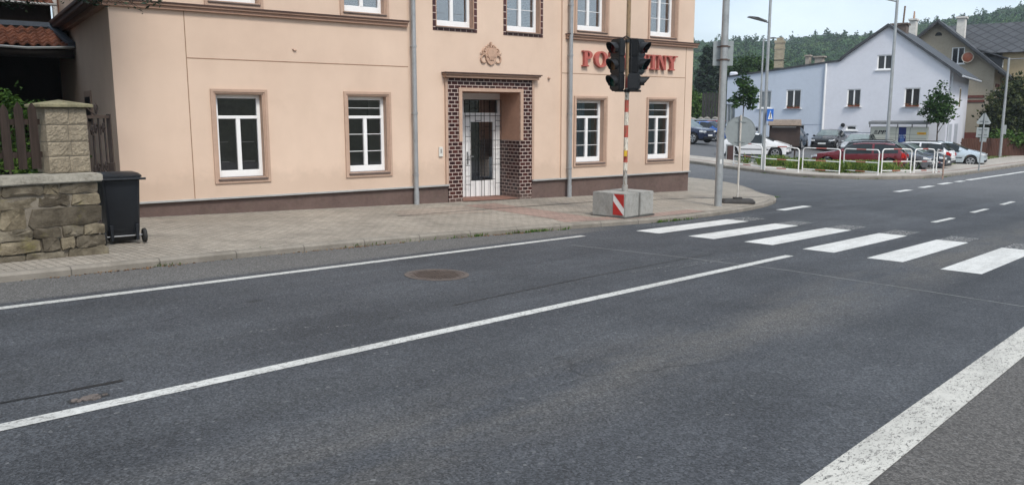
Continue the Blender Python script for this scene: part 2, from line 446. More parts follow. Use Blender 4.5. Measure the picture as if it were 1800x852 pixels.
for a, b in (((18.5, 5.13), (19.95, 5.13)), ((21.9, 5.22), (23.4, 5.24)), ((25.3, 5.32), (26.9, 5.36)), ((28.8, 5.42), (30.4, 5.5)), ((32.4, 5.6), (34, 5.7)), ((36, 5.8), (37.5, 5.9))):
    mark('centre_dash', [a, b], .13, PW)
mark('kerb_dash', [(18.35, 8.50), (20.1, 8.58)], .24, PNEW)
mark('kerb_dash', [(21.7, 8.75), (23.0, 8.8)], .22, PFAINT)
mark('kerb_dash', [(17.3, 8.35), (18.1, 8.33)], .14, PFAINT)
mark('kerb_dash', [(28.0, 8.98), (29.4, 8.98)], .24, PNEW)
mark('kerb_dash', [(30.9, 9.08), (32.3, 9.1)], .24, PNEW)
mark('kerb_dash', [(33.5, 9.18), (34.9, 9.18)], .24, PNEW)
mark('kerb_dash', [(35.6, 9.15), (36.5, 9.12)], .24, PNEW)
mark('edge_line', [*[st(*at(px_, 316.7-(px_-1701)*.149)[:2]) for px_ in (1701, 1715, 1730, 1745, 1760, 1780, 1799)], (58, 8.4), (75, 8.3)], .24, PNEW)
mark('give_way_line', [(30.9, 17.), (29.8, 13.6), (28.8, 10.7)], .11, PWORN)
mark('parking_line', [(38.6, 24.6), (40.3, 27.0)], .15, PFAINT)
mark('parking_line', [(36.4, 21.9), (37.9, 23.3)], .2, PFAINT)
TAR = mat('tar_seal', (.014, .014, .015), .55, .2, 9)
SEAM = mat('dusty_joint', (.20, .20, .20), .9, .3, 5)
mark('tar_seal', [(-3, 5.56), (1.2, 5.50), (1.75, 5.46)], .030, TAR, .003)
mark('tar_seal', [(1.62, 5.47), (1.93, 5.46)], .045, TAR, .0035)
mark('pavement_joint', [(9.55, 7.8), (9.8, 6.2), (9.95, 4.5), (9.85, 3.0), (9.7, 1.7)], .026, SEAM, .003)
SKID = paint_mat('pale_scrape', .56, (.30, .30, .30))
mark('scrape_mark', [(8.2, 5.72), (9.2, 5.66), (10.2, 5.50), (10.9, 5.36)], .035, SKID, .003)
mark('scrape_mark', [(8.6, 5.50), (9.4, 5.52), (10.0, 5.44)], .03, SKID, .003)
mark('scrape_mark', [(3.2, 6.10), (3.5, 6.02), (3.8, 5.80), (4.0, 5.74)], .02, SKID, .003)
mark('pavement_joint', [(5.2, 5.75), (7.4, 5.86), (10.4, 5.90)], .016, TAR, .003)
# broken asphalt by the centre line
mb = MB()
for k in range(26):
    s0 = 1.62+rnd.gauss(0, .045); t0 = 5.235+rnd.gauss(0, .02); r = rnd.uniform(.010, .024)
    n = 6; ph = rnd.random()*6
    mb.prism([(s0+r*1.3*math.cos(ph+6.283*i/n)*rnd.uniform(.7, 1.2), t0+r*math.sin(ph+6.283*i/n)) for i in range(n)], gst(s0, t0)-.01, gst(s0, t0)+rnd.uniform(.004, .010), 'z')
mb.build('broken_patch', mat('broken_stone', (.12, .10, .09), .9, .5, 9), road)
mark('patch_bed', [(1.52, 5.235), (1.76, 5.24)], .075, mat('dark_patch', (.03, .03, .03), .8, .3, 8), .0026)

# pavement by the corner building --------------------------------------
A_ = np.array([-7.01, 14.28]); B_ = np.array([5.09, 22.92]); FANG = math.atan2(*(B_-A_)[::-1]); BL = 14.87
FAC = Plane(A_, FANG)
def basez(u): return -.118+(-.41+.118)*u/BL
SA, SB = st(*A_), st(*B_)
kerb_near = [(-40, 9.85), (-8, 9.83), (2.3, 9.80), (6.6, 9.76), (9.5, 9.45), (11.6, 9.12), (13.0, 8.86), (14.4, 8.76), (16.2, 8.80), (17.8, 8.95), (19.4, 9.25), (20.7, 9.70), (21.55, 10.15), (22.1, 10.75), (22.9, 11.4), (23.8, 12.0), (25.3, 13.2), (26.9, 14.8), (27.7, 16.7), (28.5, 20), (29.5, 26)]
def dense(pts, step=.5):
    o = []
    for a, b in zip(pts[:-1], pts[1:]):
        n = max(1, int(math.hypot(b[0]-a[0], b[1]-a[1])/step)); o += [(a[0]+(b[0]-a[0])*i/n, a[1]+(b[1]-a[1])*i/n) for i in range(n)]
    return o+[pts[-1]]
def smoothpts(pts, it=2):
    for _ in range(it):
        q = [pts[0]]
        for a, b in zip(pts[:-1], pts[1:]): q += [(a[0]*.75+b[0]*.25, a[1]*.75+b[1]*.25), (a[0]*.25+b[0]*.75, a[1]*.25+b[1]*.75)]
        pts = q+[pts[-1]]
    return pts
KH = .095
KN = smoothpts(dense(kerb_near, 3.), 2)
def dkerb(s, t): return min(math.hypot(p[0]-s, p[1]-t) for p in KN)
def pav_st(s, t):
    x, y = xy(s, t); q = np.array([x, y])-A_
    u = float(q @ FAC.u); d = max(0., -float(q @ FAC.n)); uc = max(0., min(BL, u))
    over = math.hypot(max(0, u-BL), d) if u > BL else d
    kk = dkerb(s, t); b = xy_base(uc)
    c = basez(uc)-(b+KH)
    return gst(s, t)+KH+c*kk/(kk+over+.05)
def xy_base(u): 
    p = FAC.w(u); return gz(p[0], p[1])
def pav(x, y): return pav_st(*st(x, y))
def backpt(s, t):
    if s < SA[0]-.6: return (s, 14.6)
    x, y = xy(s, t); q = np.array([x, y])-A_; u = max(-.6, min(BL, float(q @ FAC.u)))
    p = FAC.w(u, .5); 
    if u >= BL-1e-6: p = FAC.w(BL+.0, max(.5, min(9., float(q @ FAC.n))))
    return st(p[0], p[1])
mb = MB(); NS = 9
inner = []
for i, p in enumerate(KN):
    a = KN[max(0, i-1)]; b = KN[min(len(KN)-1, i+1)]; d = math.hypot(b[0]-a[0], b[1]-a[1])
    n = (-(b[1]-a[1])/d, (b[0]-a[0])/d); inner.append((p[0]+n[0]*.14, p[1]+n[1]*.14))
rows = []
for p in inner:
    b = backpt(*p)
    rows.append([(p[0]+(b[0]-p[0])*k/NS, p[1]+(b[1]-p[1])*k/NS) for k in range(NS+1)])
mb.v = [(q[0], q[1], pav_st(*q)) for r in rows for q in r]
mb.f = [(i*(NS+1)+k, (i+1)*(NS+1)+k, (i+1)*(NS+1)+k+1, i*(NS+1)+k+1) for i in range(len(rows)-1) for k in range(NS)]
pavement = struct('pavement', mb, PAVE, fix=False, smooth=True)
def kerb_mesh(pts, inn, h, lens=1.0):
    mb = MB(); acc = 0.; prof = []
    for i, (p, q) in enumerate(zip(pts, inn)):
        z = gst(*p); d = ((q[0]-p[0]), (q[1]-p[1]))
        prof.append([(p[0]-d[0]*.0, p[1]-d[1]*.0, z-.15), (p[0], p[1], z+h-.03), (p[0]+d[0]*.2, p[1]+d[1]*.2, z+h), (q[0], q[1], z+h), (q[0], q[1], z-.1)])
    for i in range(len(prof)-1):
        L = math.dist(prof[i][0][:2], prof[i+1][0][:2])
        o = len(mb.v); mb.v += prof[i]+prof[i+1]
        for k in range(4): mb.f.append((o+k, o+5+k, o+6+k, o+k+1))
    return mb
def kerb_mat():
    N = NT('kerb_stones')
    c = N.ramp(N.noise(1.7, 7, .7), [(.3, (.165, .148, .125)), (.7, (.285, .258, .220))])
    at_ = N.node('ShaderNodeAttribute', _attribute_name='run')
    j = N.ramp(N.math('PINGPONG', at_.outputs['Fac'], .5), [(.0, 1.), (.012, 0.)])
    c = N.mix(N.math('MULTIPLY', j, .8), c, (.05, .045, .04))
    c = N.mix(N.math('MULTIPLY', N.ramp(N.noise(3.1, 6, .75), [(.5, 0.), (.7, 1.)]), .5), c, (.11, .095, .075))
    N.bump(N.noise(45, 5, .7), .5, .01); return N.set(c, .88, spec=.25)
KM = kerb_mat()
def run_attr(o):
    me = o.data; n = len(me.vertices); a = me.attributes.new('run', 'FLOAT', 'POINT'); v = np.zeros(n*3); me.vertices.foreach_get('co', v); v = v.reshape(-1, 3)
    run = np.zeros(n); acc = 0.
    for i in range(0, n, 10):
        L = math.dist(v[i][:2], v[i+5][:2]); run[i:i+5] = acc; run[i+5:i+10] = acc+L; acc += L
    a.data.foreach_set('value', run.astype(np.float32))
run_attr(struct('kerb', kerb_mesh(KN, inner, KH), KM, fix=False))
def pav_patch(name, poly, m, dz=.004, n=14):
    """paving inlay given as two matching (s,t) edges"""
    a, b = poly; mb = MB(); k2 = 5
    A2 = [(np.array(a[0])*(1-i/n)+np.array(a[-1])*i/n) if len(a) == 2 else None for i in range(n+1)]
    def ev(l, f):
        f *= len(l)-1; i = min(int(f), len(l)-2); f -= i; return (l[i][0]*(1-f)+l[i+1][0]*f, l[i][1]*(1-f)+l[i+1][1]*f)
    for i in range(n+1):
        p, q = ev(a, i/n), ev(b, i/n)
        for k in range(k2+1):
            c = (p[0]+(q[0]-p[0])*k/k2, p[1]+(q[1]-p[1])*k/k2); mb.v.append((c[0], c[1], pav_st(*c)+dz))
    mb.f = [(i*(k2+1)+k, (i+1)*(k2+1)+k, (i+1)*(k2+1)+k+1, i*(k2+1)+k+1) for i in range(n) for k in range(k2)]
    return mb.build(name, m, pavement, fix=False)
pav_patch('tactile_strip', ([(11.3, 9.40), (13.0, 9.02), (14.4, 8.92), (15.6, 8.92)], [(11.5, 9.85), (13.0, 9.46), (14.4, 9.36), (15.6, 9.36)]), REDP)
pav_patch('guide_strip', ([(11.55, 9.80), (12.0, 12.9)], [(12.45, 9.62), (12.95, 12.9)]), REDP)
pav_patch('guide_strip', ([(9.6, 12.0), (10.0, 12.9)], [(11.5, 11.5), (11.9, 12.9)]), paver_mat('dull_red_pavers', (.34, .290, .24), (.29, .245, .205), (.13, .11, .095)))
pav_patch('drain_channel', ([(9.5, 12.05), (12.0, 11.95), (15., 11.70), (18, 10.86), (21.0, 9.98)], [(9.5, 12.10), (12.0, 12.0), (15., 11.75), (18, 10.91), (21.0, 10.03)]), mat('drain_iron', (.05, .048, .045), .7), .006)

# island pavement across the side street -------------------------------
ki = [(35.9, 26), (35.8, 21.6), (34.7, 19.0), (34.0, 16.8), (33.45, 14.6), (33.6, 13.2), (34.3, 12.0), (35.9, 10.95), (38.2, 10.35), *[st(*at(px_, 305-(px_-1711)*.1477)[:2]) for px_ in (1711, 1730, 1750, 1775, 1799)], (72, 9.6), (110, 9.6)]
KI = smoothpts(dense(ki, 3.), 2)
inn2 = []
for i, p in enumerate(KI):
    a = KI[max(0, i-1)]; b = KI[min(len(KI)-1, i+1)]; d = math.hypot(b[0]-a[0], b[1]-a[1]); n = (-(b[1]-a[1])/d, (b[0]-a[0])/d)
    inn2.append((p[0]+n[0]*.2, p[1]+n[1]*.2))
def bk(p):   # back edge of the island pavement
    s, t = p
    if t > 12.2 and s < 36.5: return (s+3.4, t+1.4) if t < 19 else (s+2.6, t+.2)
    return (s+2.2*max(0, (40-s)/4.5), t+4.0+max(0., (s-52)*.03))
mb = MB(); rows = []
for p in inn2:
    b = bk(p); rows.append([(p[0]+(b[0]-p[0])*k/6, p[1]+(b[1]-p[1])*k/6) for k in range(7)])
IH = .14
mb.v = [(q[0], q[1], gst(*q)+IH) for r in rows for q in r]
mb.f = [(i*7+k, (i+1)*7+k, (i+1)*7+k+1, i*7+k+1) for i in range(len(rows)-1) for k in range(6)]
island = struct('island_pavement', mb, SLAB, fix=False, smooth=True)
ok_ = struct('island_kerb', kerb_mesh(KI, inn2, IH), KM, fix=False); run_attr(ok_)
mb = MB()
for i, p in enumerate(KI):
    a = KI[max(0, i-1)]; b = KI[min(len(KI)-1, i+1)]; d = math.hypot(b[0]-a[0], b[1]-a[1]); n = (-(b[1]-a[1])/d, (b[0]-a[0])/d)
    for w in (.62, .92):
        q = (p[0]+n[0]*w, p[1]+n[1]*w); mb.v.append((q[0], q[1], gst(*q)+IH+.004))
mb.f = [(2*i, 2*i+2, 2*i+3, 2*i+1) for i in range(len(KI)-1) if KI[i][0] > 36.5 or KI[i][1] > 17.5]
mb.build('guide_strip', PINK, island, fix=False)

# ================================================================== CORNER BUILDING
PL = plaster_mat(); TRIM = mat('brown_pink_trim', (.40, .260, .190), .85, .12, 2., .2, 90)
WHITE = mat('white_window_plastic', (.80, .80, .80), .35, .03, 2.)
SILL = mat('grey_brown_sill', (.115, .085, .075), .55, .25, 4)
PLIN = mat('brown_plinth', (.125, .085, .074), .9, .2, 1.6, .5, 90, dirt=.5)
FLASH = mat('grey_flashing', (.42, .42, .41), .45, .12, 3, metal=.3)
DARKF = mat('dark_brown_flashing', (.075, .042, .034), .6, .2, 3)
ZINC = mat('painted_zinc', (.36, .37, .38), .42, .12, 2.5, metal=.4, dirt=.3)
SURR = mat('window_surround_plaster', (.455, .315, .240), .88, .10, 2., .25, 90)
GLASS = glass_mat(refl=2.2); GLASSU = glass_mat('upper_window_glass', (.5, .55, .57), 4.2)
BLACK = mat('black_iron', (.012, .012, .013), .5, .2, 8)
bld = thing('corner_building', 'peach plastered corner building with tiled doorway and red letters', 'building', (A_[0], A_[1], 0), FANG)
def wall(mb, u0, u1, z0, z1, y, ops=(), dep=0.):
    us = sorted({u0, u1, *[q for o in ops for q in o[:2] if u0 < q < u1]}); zs = sorted({z0, z1, *[q for o in ops for q in o[2:] if z0 < q < z1]})
    for a, b in zip(us[:-1], us[1:]):
        for c, d in zip(zs[:-1], zs[1:]):
            m = ((a+b)/2, (c+d)/2)
            if any(o[0] < m[0] < o[1] and o[2] < m[1] < o[3] for o in ops): continue
            mb.quad((a, y, c), (b, y, c), (b, y, d), (a, y, d))
    for o in ops if dep else ():
        a, b, c, d = o
        mb.quad((a, y, c), (a, y, d), (a, y+dep, d), (a, y+dep, c)); mb.quad((b, y, d), (b, y, c), (b, y+dep, c), (b, y+dep, d))
        mb.quad((a, y, d), (b, y, d), (b, y+dep, d), (a, y+dep, d)); mb.quad((b, y, c), (a, y, c), (a, y+dep, c), (b, y+dep, c))
    return mb
W1 = [(1.635, 2.715), (4.32, 5.40), (10.53, 11.66), (13.09, 14.23)]
ZG = (.43, 2.215); ZU = (3.735, 5.75)
W2 = [(1.62, 2.72), (4.30, 5.40), (10.52, 11.66), (13.07, 14.21)]; W2C = [(6.50, 7.66), (8.40, 9.57)]; ZUC = (3.59, 5.75)
D_OP = (7.22, 8.86, -.6, 2.27); TOP = 7.3; DEP = 7.3
ops = [(a, b, *ZG) for a, b in W1]+[(a, b, *ZU) for a, b in W2]
mb = MB()
CU = (5.84, 10.14)
G1 = .014  # groove half width
for u0, u1 in ((0, CU[0]), (CU[1], BL)):
    wall(mb, u0, u1, .14, TOP, 0., ops)
wall(mb, CU[0], CU[1], .14, TOP, .05, [(6.82, 9.24, -.6, 2.6)]+[(a, b, *ZUC) for a, b in W2C])
for u, s in ((CU[0], 1), (CU[1], -1)): mb.quad((u, 0, .14), (u, .05, .14), (u, .05, TOP), (u, 0, TOP))
mb.quad((0, DEP, -.4), (0, 0, -.4), (0, 0, TOP), (0, DEP, TOP)); mb.quad((BL, 0, .14), (BL, DEP+3, .14), (BL, DEP+3, TOP), (BL, 0, TOP))
mb.quad((BL, DEP+3, -.6), (0, DEP, -.6), (0, DEP, TOP), (BL, DEP+3, TOP))
mb.quad((0, 0, TOP), (BL, 0, TOP), (BL, DEP+3, TOP), (0, DEP, TOP))
mb.build('wall', PL, bld, fix=False)
# sunk joint lines (shallow dark grooves)
GRV = mat('plaster_joint', (.30, .19, .13), .95, .2, 5)
mb = MB()
for a, b in ((1.25, CU[0]), (CU[1], 14.58)): mb.box(a, b, -.003, .01, 2.765-.009, 2.765+.009)
for u in (1.25, 14.58): mb.box(u-.008, u+.008, -.0035, .01, .16, 3.6)
mb.build('joint_line', GRV, bld)
mb = MB()
for u0, u1 in ((0, 6.83), (9.23, BL)):
    mb.add([(u0, .035, -.75), (u1, .035, -.75), (u1, .035, .14), (u0, .035, .14)], [(0, 1, 2, 3)])
mb.quad((BL-.03, .035, -.75), (BL-.03, 4, -.75), (BL-.03, 4, .14), (BL-.03, .035, .14))
mb.build('plinth', PLIN, bld, fix=False)
mb = MB()
for u0, u1 in ((-.02, 6.83), (9.23, BL+.02)): mb.box(u0, u1, -.035, .04, .128, .165)
mb.build('plinth_flashing', FLASH, bld, bevel=.004)
mb = MB(); mb2 = MB()
for u0, u1 in ((-.10, CU[0]-.02), (CU[1]+.10, BL+.10)):
    mb.box(u0, u1, -.075, .02, 3.60, 3.665); mb.box(u0-.0, u1, -.115, .02, 3.665, 3.70)
    mb2.box(u0-.01, u1+.01, -.135, .02, 3.70, 3.722)
mb.box(-.115, .02, .02, DEP, 3.60, 3.70); mb2.box(-.135, .02, .02, DEP, 3.70, 3.722)
mb.build('cornice', mat('cornice_plaster', (.36, .225, .165), .85, .12, 2), bld); mb2.build('cornice_flashing', DARKF, bld)
# gutter on the side wall
mb = MB(); mb.box(-.30, -.14, .0, DEP, 3.66, 3.80); mb.box(-.34, -.30, -.02, DEP, 3.74, 3.83)
mb.build('side_gutter', DARKF, bld, bevel=.02)
# roof
mb = MB(); mb.add([(-.4, -.4, TOP), (BL+.4, -.4, TOP), (BL+.4, DEP+3.4, TOP), (-.4, DEP+.4, TOP), (3.5, 4.2, TOP+3), (BL-3.5, 4.6, TOP+3)], [(0, 1, 5, 4), (1, 2, 5), (2, 3, 4, 5), (3, 0, 4), (3, 2, 1, 0)])
mb.build('roof', mat('dark_slate', (.05, .05, .055), .6, .3, 3), bld)
# side wall upper window, corner strip and small dark window
mb = MB(); mb.box(-.03, .01, 1.75, 3.45, 3.9, 6.0); sw = mb.build('window', SURR, bld)
MB().box(-.04, -.02, 1.95, 2.75, 4.0, 5.9).build('frame', WHITE, sw); MB().box(-.045, -.041, 2.05, 2.65, 4.1, 5.8).build('pane', mat('dark_pane', (.02, .022, .025), .1, .2, 2), sw)
MB().box(-.04, .01, 6.35, 7.3, 3.75, TOP).build('corner_strip', mat('flaking_brown_strip', (.20, .105, .075), .9, .5, 6), bld)
MB().tube((-.09, 6.3, 3.75), (-.09, 6.3, TOP), .05).build('downpipe', WHITE, bld)
mb = MB(); mb.box(-.02, .01, 2.55, 3.45, 1.55, 2.22); sw = mb.build('window', SURR, bld); MB().box(-.03, -.019, 2.7, 3.3, 1.6, 2.1).build('pane', BLACK, sw)

def window(a, b, c, d, y0, tiled=False, kind=0, upper=False):
    """white frame with tall casements under a transom light; children: pane, sill, surround, bars, curtain"""
    sw = .10
    ia, ib, ic, id_ = a+sw, b-sw, c+sw, d-sw
    yf = y0+.15
    fr = MB(); fw = .055
    h = id_-ic; tz = ic+h*.73
    def ring(x0, x1, z0, z1, w, ya, yb, wb=None):
        wb = wb or w
        fr.box(x0, x0+w, ya, yb, z0, z1); fr.box(x1-w, x1, ya, yb, z0, z1)
        fr.box(x0+w, x1-w, ya, yb, z1-w, z1); fr.box(x0+w, x1-w, ya, yb, z0, z0+wb)
    ring(ia, ib, ic, id_, fw+.012, yf, yf+.07, .135)
    xm = (ia+ib)/2
    fr.box(ia+fw, ib-fw, yf-.006, yf+.06, tz-.03, tz+.03)
    fr.box(xm-.04, xm+.04, yf-.004, yf+.06, ic+.135, tz-.03)
    o = fr.build('window', WHITE, bld, bevel=.006)
    if kind:  # thin glazing bars
        bz = [tz+(id_-tz)*.45, ic+.10+(tz-ic-.1)*.32, ic+.10+(tz-ic-.1)*.66]
        m = MB()
        for z in bz: m.box(ia+fw, ib-fw, yf+.028, yf+.036, z-.006, z+.006)
        m.build('glazing_bar', WHITE, o)
    else:
        m = MB()
        for z in (ic+.3, ic+.68): m.box(ia+fw+.03, xm-.2, yf+.030, yf+.034, z-.003, z+.003); m.box(xm+.06, xm+.3, yf+.030, yf+.034, z-.003, z+.003)
        m.build('glazing_bar', mat('dull_bar', (.12, .12, .12), .6), o)
    MB().quad((ia+.04, yf+.04, ic+.05), (ib-.04, yf+.04, ic+.05), (ib-.04, yf+.04, id_-.04), (ia+.04, yf+.04, id_-.04)).build('pane', GLASSU if upper else GLASS, o, fix=False)
    s = MB(); s.prism([(y0-.055, ic-.045), (y0-.055, ic-.025), (yf, ic+.012), (yf, ic-.045)], ia-.035, ib+.035, 'x'); s.build('sill', SILL, o)
    su = MB()
    def sring(x0, x1, z0, z1, w, ya, yb):
        su.box(x0, x0+w, ya, yb, z0, z1); su.box(x1-w, x1, ya, yb, z0, z1); su.box(x0+w, x1-w, ya, yb, z1-w, z1); su.box(x0+w, x1-w, ya, yb, z0, z0+w)
    if not tiled:
        sring(a, b, c, d, .052, y0-.032, y0+.17); sring(a+.052, b-.052, c+.052, d-.052, .026, y0-.016, y0+.17); sring(a+.078, b-.078, c+.078, d-.078, .022, y0+.004, y0+.17)
        su.build('surround', SURR, o)
    else:
        sring(a+.075, b-.075, c+.075, d-.075, .025, y0-.006, y0+.17); su.build('surround', TRIM, o)
        t = MB(); su = t; sring(a, b, c, d, .075, y0-.012, y0+.10)
        t.build('tile_surround', tile_mat('window_tiles', .150, .150, (.05, .018, .018), (.085, .03, .027), off=1, ms=.010, loc=(-a-.008, 0, -c-.07)), o)
    # room behind: dark box so nothing shines through
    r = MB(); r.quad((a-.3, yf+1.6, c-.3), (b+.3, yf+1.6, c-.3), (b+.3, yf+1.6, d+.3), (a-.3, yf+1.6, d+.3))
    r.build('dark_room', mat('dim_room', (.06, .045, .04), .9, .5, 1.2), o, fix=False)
    cur = MB()
    if kind in (2, 3):
        def drape(x0, x1, z0, z1, amp=.02, pitch=.07, yb=.14):
            n = max(4, int((x1-x0)/.012)); X = [x0+(x1-x0)*i/n for i in range(n+1)]
            vs = [(x, yf+yb+amp*math.sin(x/pitch*6.283), z) for x in X for z in (z0, z1)]
            cur.add(vs, [(2*i, 2*i+2, 2*i+3, 2*i+1) for i in range(n)])
        if kind == 2: drape(ia+.05, xm+.02, ic+.1, id_-.06); drape(xm+.02, ib-.05, ic+.1, tz, .012, .10, .30); cur.build('curtain', mat('blue_curtain', (.34, .50, .62), .9), o, fix=False)
        else: drape(ia+.05, ib-.05, ic+.1, id_-.06, .015, .11); cur.build('curtain', mat('pale_curtain', (.55, .66, .70), .9), o, fix=False)
    if kind == 4:
        n = int((id_-ic-.1)/.035)
        for i in range(n): cur.box(ia+.06, ib-.06, yf+.11, yf+.125, ic+.10+i*.035, ic+.10+i*.035+.024)
        cur.build('blind', mat('green_blind', (.24, .27, .22), .6), o)
    if kind == 5:
        n = int((id_-ic-.1)/.035)
        for i in range(n): cur.box(ia+.06, ib-.06, yf+.11, yf+.125, ic+.10+i*.035, ic+.10+i*.035+.026)
        cur.build('blind', mat('pale_blind', (.48, .60, .62), .6), o)
    return o
for (a, b), k in zip(W1, (0, 1, 2, 2)): window(a, b, *ZG, 0., kind=k)
for (a, b), k in zip(W2, (0, 4, 1, 1)): window(a, b, *ZU, 0., kind=k, upper=True)
for (a, b), k in zip(W2C, (0, 5)): window(a, b, *ZUC, .05, tiled=True, kind=k, upper=True)
# curtains hang also behind the two right upper windows
# doorway ---------------------------------------------------------------
TILE = tile_mat('glazed_tiles')
mb = MB(); ty = .015
wall(mb, 6.84, 9.22, -.6, 2.56, ty, [D_OP])
for u in (6.84, 9.22): mb.quad((u, ty, -.6), (u, .06, -.6), (u, .06, 2.56), (u, ty, 2.56))
for u in (7.221, 8.859): mb.quad((u, ty, -.6), (u, ty+.86, -.6), (u, ty+.86, 1.13), (u, ty, 1.13))
dw = mb.build('tile_surround', TILE, bld, fix=False)
m = MB()
for u, q in ((7.222, 1), (8.858, -1)): m.quad((u, ty, 1.13), (u, ty+.86, 1.13), (u, ty+.86, 2.27), (u, ty, 2.27))
m.quad((7.22, ty, 2.268), (8.86, ty, 2.268), (8.86, ty+.86, 2.268), (7.22, ty+.86, 2.268))
m.build('reveal', mat('reveal_plaster', (.42, .24, .165), .9, .12, 2), dw, fix=False)
m = MB(); m.box(7.13, 7.215, -.008, .05, 1.13, 2.27); m.box(8.865, 8.95, -.008, .05, 1.13, 2.27); m.box(7.13, 8.95, -.0082, .05, 2.272, 2.35)
m.build('inner_trim', SURR, dw)
m = MB(); m.box(6.775, 6.838, .0, .06, .17, 2.56); m.box(9.222, 9.285, .0, .06, .17, 2.56); m.build('outer_trim', SURR, dw)
m = MB(); m.box(6.74, 9.36, -.10, .06, 2.565, 2.625); m.box(6.72, 9.38, -.14, .06, 2.625, 2.66); cn = m.build('door_canopy', TRIM, bld, bevel=.006)
MB().box(6.70, 9.40, -.17, .06, 2.662, 2.685).build('canopy_flashing', DARKF, cn)
m = MB(); m.add([(7.222, -.02, -.245), (8.858, -.02, -.275), (8.858, .9, -.265), (7.222, .9, -.235)], [(0, 1, 2, 3)]); m.build('threshold', mat('clay_floor', (.22, .115, .085), .85, .3, 4), bld, fix=False)
yd = .875
# white door with glazed panel
z0d, z1d, ztr = -.29, 1.72, 2.26
u0d, u1d = 7.225, 8.857
dl, dr = 7.80, 8.80
m = MB(); m.box(u0d, dl-.06, yd, yd+.08, z0d, ztr)                        # fixed side panel
m.box(dl-.06, dl, yd-.01, yd+.08, z0d, ztr); m.box(dr, u1d, yd-.01, yd+.08, z0d, ztr); m.box(dl, dr, yd-.01, yd+.08, 1.73, 1.79); m.box(dl, dr, yd-.01, yd+.08, 2.10, ztr)
df = m.build('door_frame', WHITE, bld)
MB().quad((dl, yd+.03, 1.79), (dr, yd+.03, 1.79), (dr, yd+.03, 2.10), (dl, yd+.03, 2.10)).build('transom_pane', GLASS, df, fix=False)
m = MB(); m.box(dl+.005, dl+.2, yd, yd+.06, z0d+.03, 1.725); m.box(dr-.14, dr-.005, yd, yd+.06, z0d+.03, 1.725); m.box(dl+.2, dr-.14, yd, yd+.06, 1.57, 1.725); m.box(dl+.2, dr-.14, yd, yd+.06, z0d+.03, .13)
door = m.build('door', WHITE, bld)
MB().quad((dl+.19, yd+.03, .12), (dr-.13, yd+.03, .12), (dr-.13, yd+.03, 1.58), (dl+.19, yd+.03, 1.58)).build('pane', GLASS, door, fix=False)
m = MB(); m.box(dl+.07, dl+.12, yd-.015, yd, .55, .85); m.tube((dl+.095, yd-.05, .74), (dl+.24, yd-.055, .73), .012); m.tube((dl+.095, yd, .74), (dl+.095, yd-.05, .74), .012)
m.build('handle', mat('steel', (.45, .45, .45), .3, .05, 3, metal=.9), door)
m = MB(); yg = yd-.10; r = .0075
vs = [dl-.02, dl+.115, dl+.27, dl+.44, dl+.53, dl+.70, dl+.86, dr+.03]
for v in vs: m.tube((v, yg, z0d+.02), (v, yg, 2.10), r, n=6)
hs = [z0d+.03, -.04, .16, .42, .66, .9, 1.12, 1.36, 1.60, 1.72, 1.9, 2.1]
rr = random.Random(3)
for i in range(len(vs)-1):
    for z in hs:
        if z in (hs[0], hs[-1], 1.72) or rr.random() < .62:
            zz = z+(rr.choice((0, 0, .1)) if z not in (hs[0], hs[-1], 1.72) else 0); m.tube((vs[i], yg-.004, zz), (vs[i+1], yg-.004, zz), r*.9, n=6)
m.build('grille', BLACK, door)
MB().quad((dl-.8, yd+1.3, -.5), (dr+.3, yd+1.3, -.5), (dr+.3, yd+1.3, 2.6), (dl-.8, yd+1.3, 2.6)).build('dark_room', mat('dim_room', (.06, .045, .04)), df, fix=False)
# intercom, crest, letters
m = MB(); m.box(6.60, 6.70, .01, .05, .80, 1.02); ic_ = m.build('doorbell', mat('doorbell_plastic', (.62, .61, .57), .5), bld, bevel=.008)
MB().box(6.63, 6.67, .004, .012, .88, .97).build('button_plate', mat('bell_grey', (.30, .29, .27), .5), ic_)
def crest():
    m = MB(); cx, cz, y = 8.03, 3.12, .05
    sh = [(-.13, .14), (.13, .14), (.145, .0), (.125, -.10), (.07, -.18), (0, -.215), (-.07, -.18), (-.125, -.10), (-.145, 0)]
    m.prism([(cx+x*1.12, cz+z*1.12) for x, z in sh], y-.045, y)
    m.prism([(cx+x*.72, cz+.02+z*.72) for x, z in sh], y-.062, y-.03)
    m.box(cx-.115, cx+.115, y-.066, y-.02, cz-.055, cz-.04)
    for k in range(3): m.box(cx-.06+k*.05, cx-.035+k*.05, y-.066, y-.02, cz-.125, cz-.075)
    for s in (-1, 1):
        m.path([(cx+s*(.17+.055*math.cos(t)), y-.03, cz+.075+.06*math.sin(t)) for t in np.linspace(-2.6, 3.4, 14)], .019, 6)
        m.path([(cx+s*(.20+.075*math.cos(t)), y-.03, cz-.10+.085*math.sin(t)) for t in np.linspace(-2.4, 2.0, 12)], [.012+.010*math.sin(i/11*3.14) for i in range(12)], 6)
        m.path([(cx+s*(.15+.05*k), y-.03, cz-.0+.004*k*k) for k in range(4)], [.018, .02, .016, .008], 6)
        m.sphere((cx+s*.17, y-.03, cz+.08), .028)
    for k, (x, z) in enumerate([(-.12, .175), (-.07, .205), (0, .225), (.07, .205), (.12, .175)]):
        m.sphere((cx+x, y-.03, cz+z), .024); m.box(cx+x-.02, cx+x+.02, y-.045, y, cz+.145, cz+z)
    m.box(cx-.012, cx+.012, y-.045, y-.01, cz+.225, cz+.285); m.box(cx-.03, cx+.03, y-.046, y-.011, cz+.25, cz+.268)
    return m.build('crest', mat('crest_plaster', (.47, .31, .225), .9, .2, 7), bld)
crest()
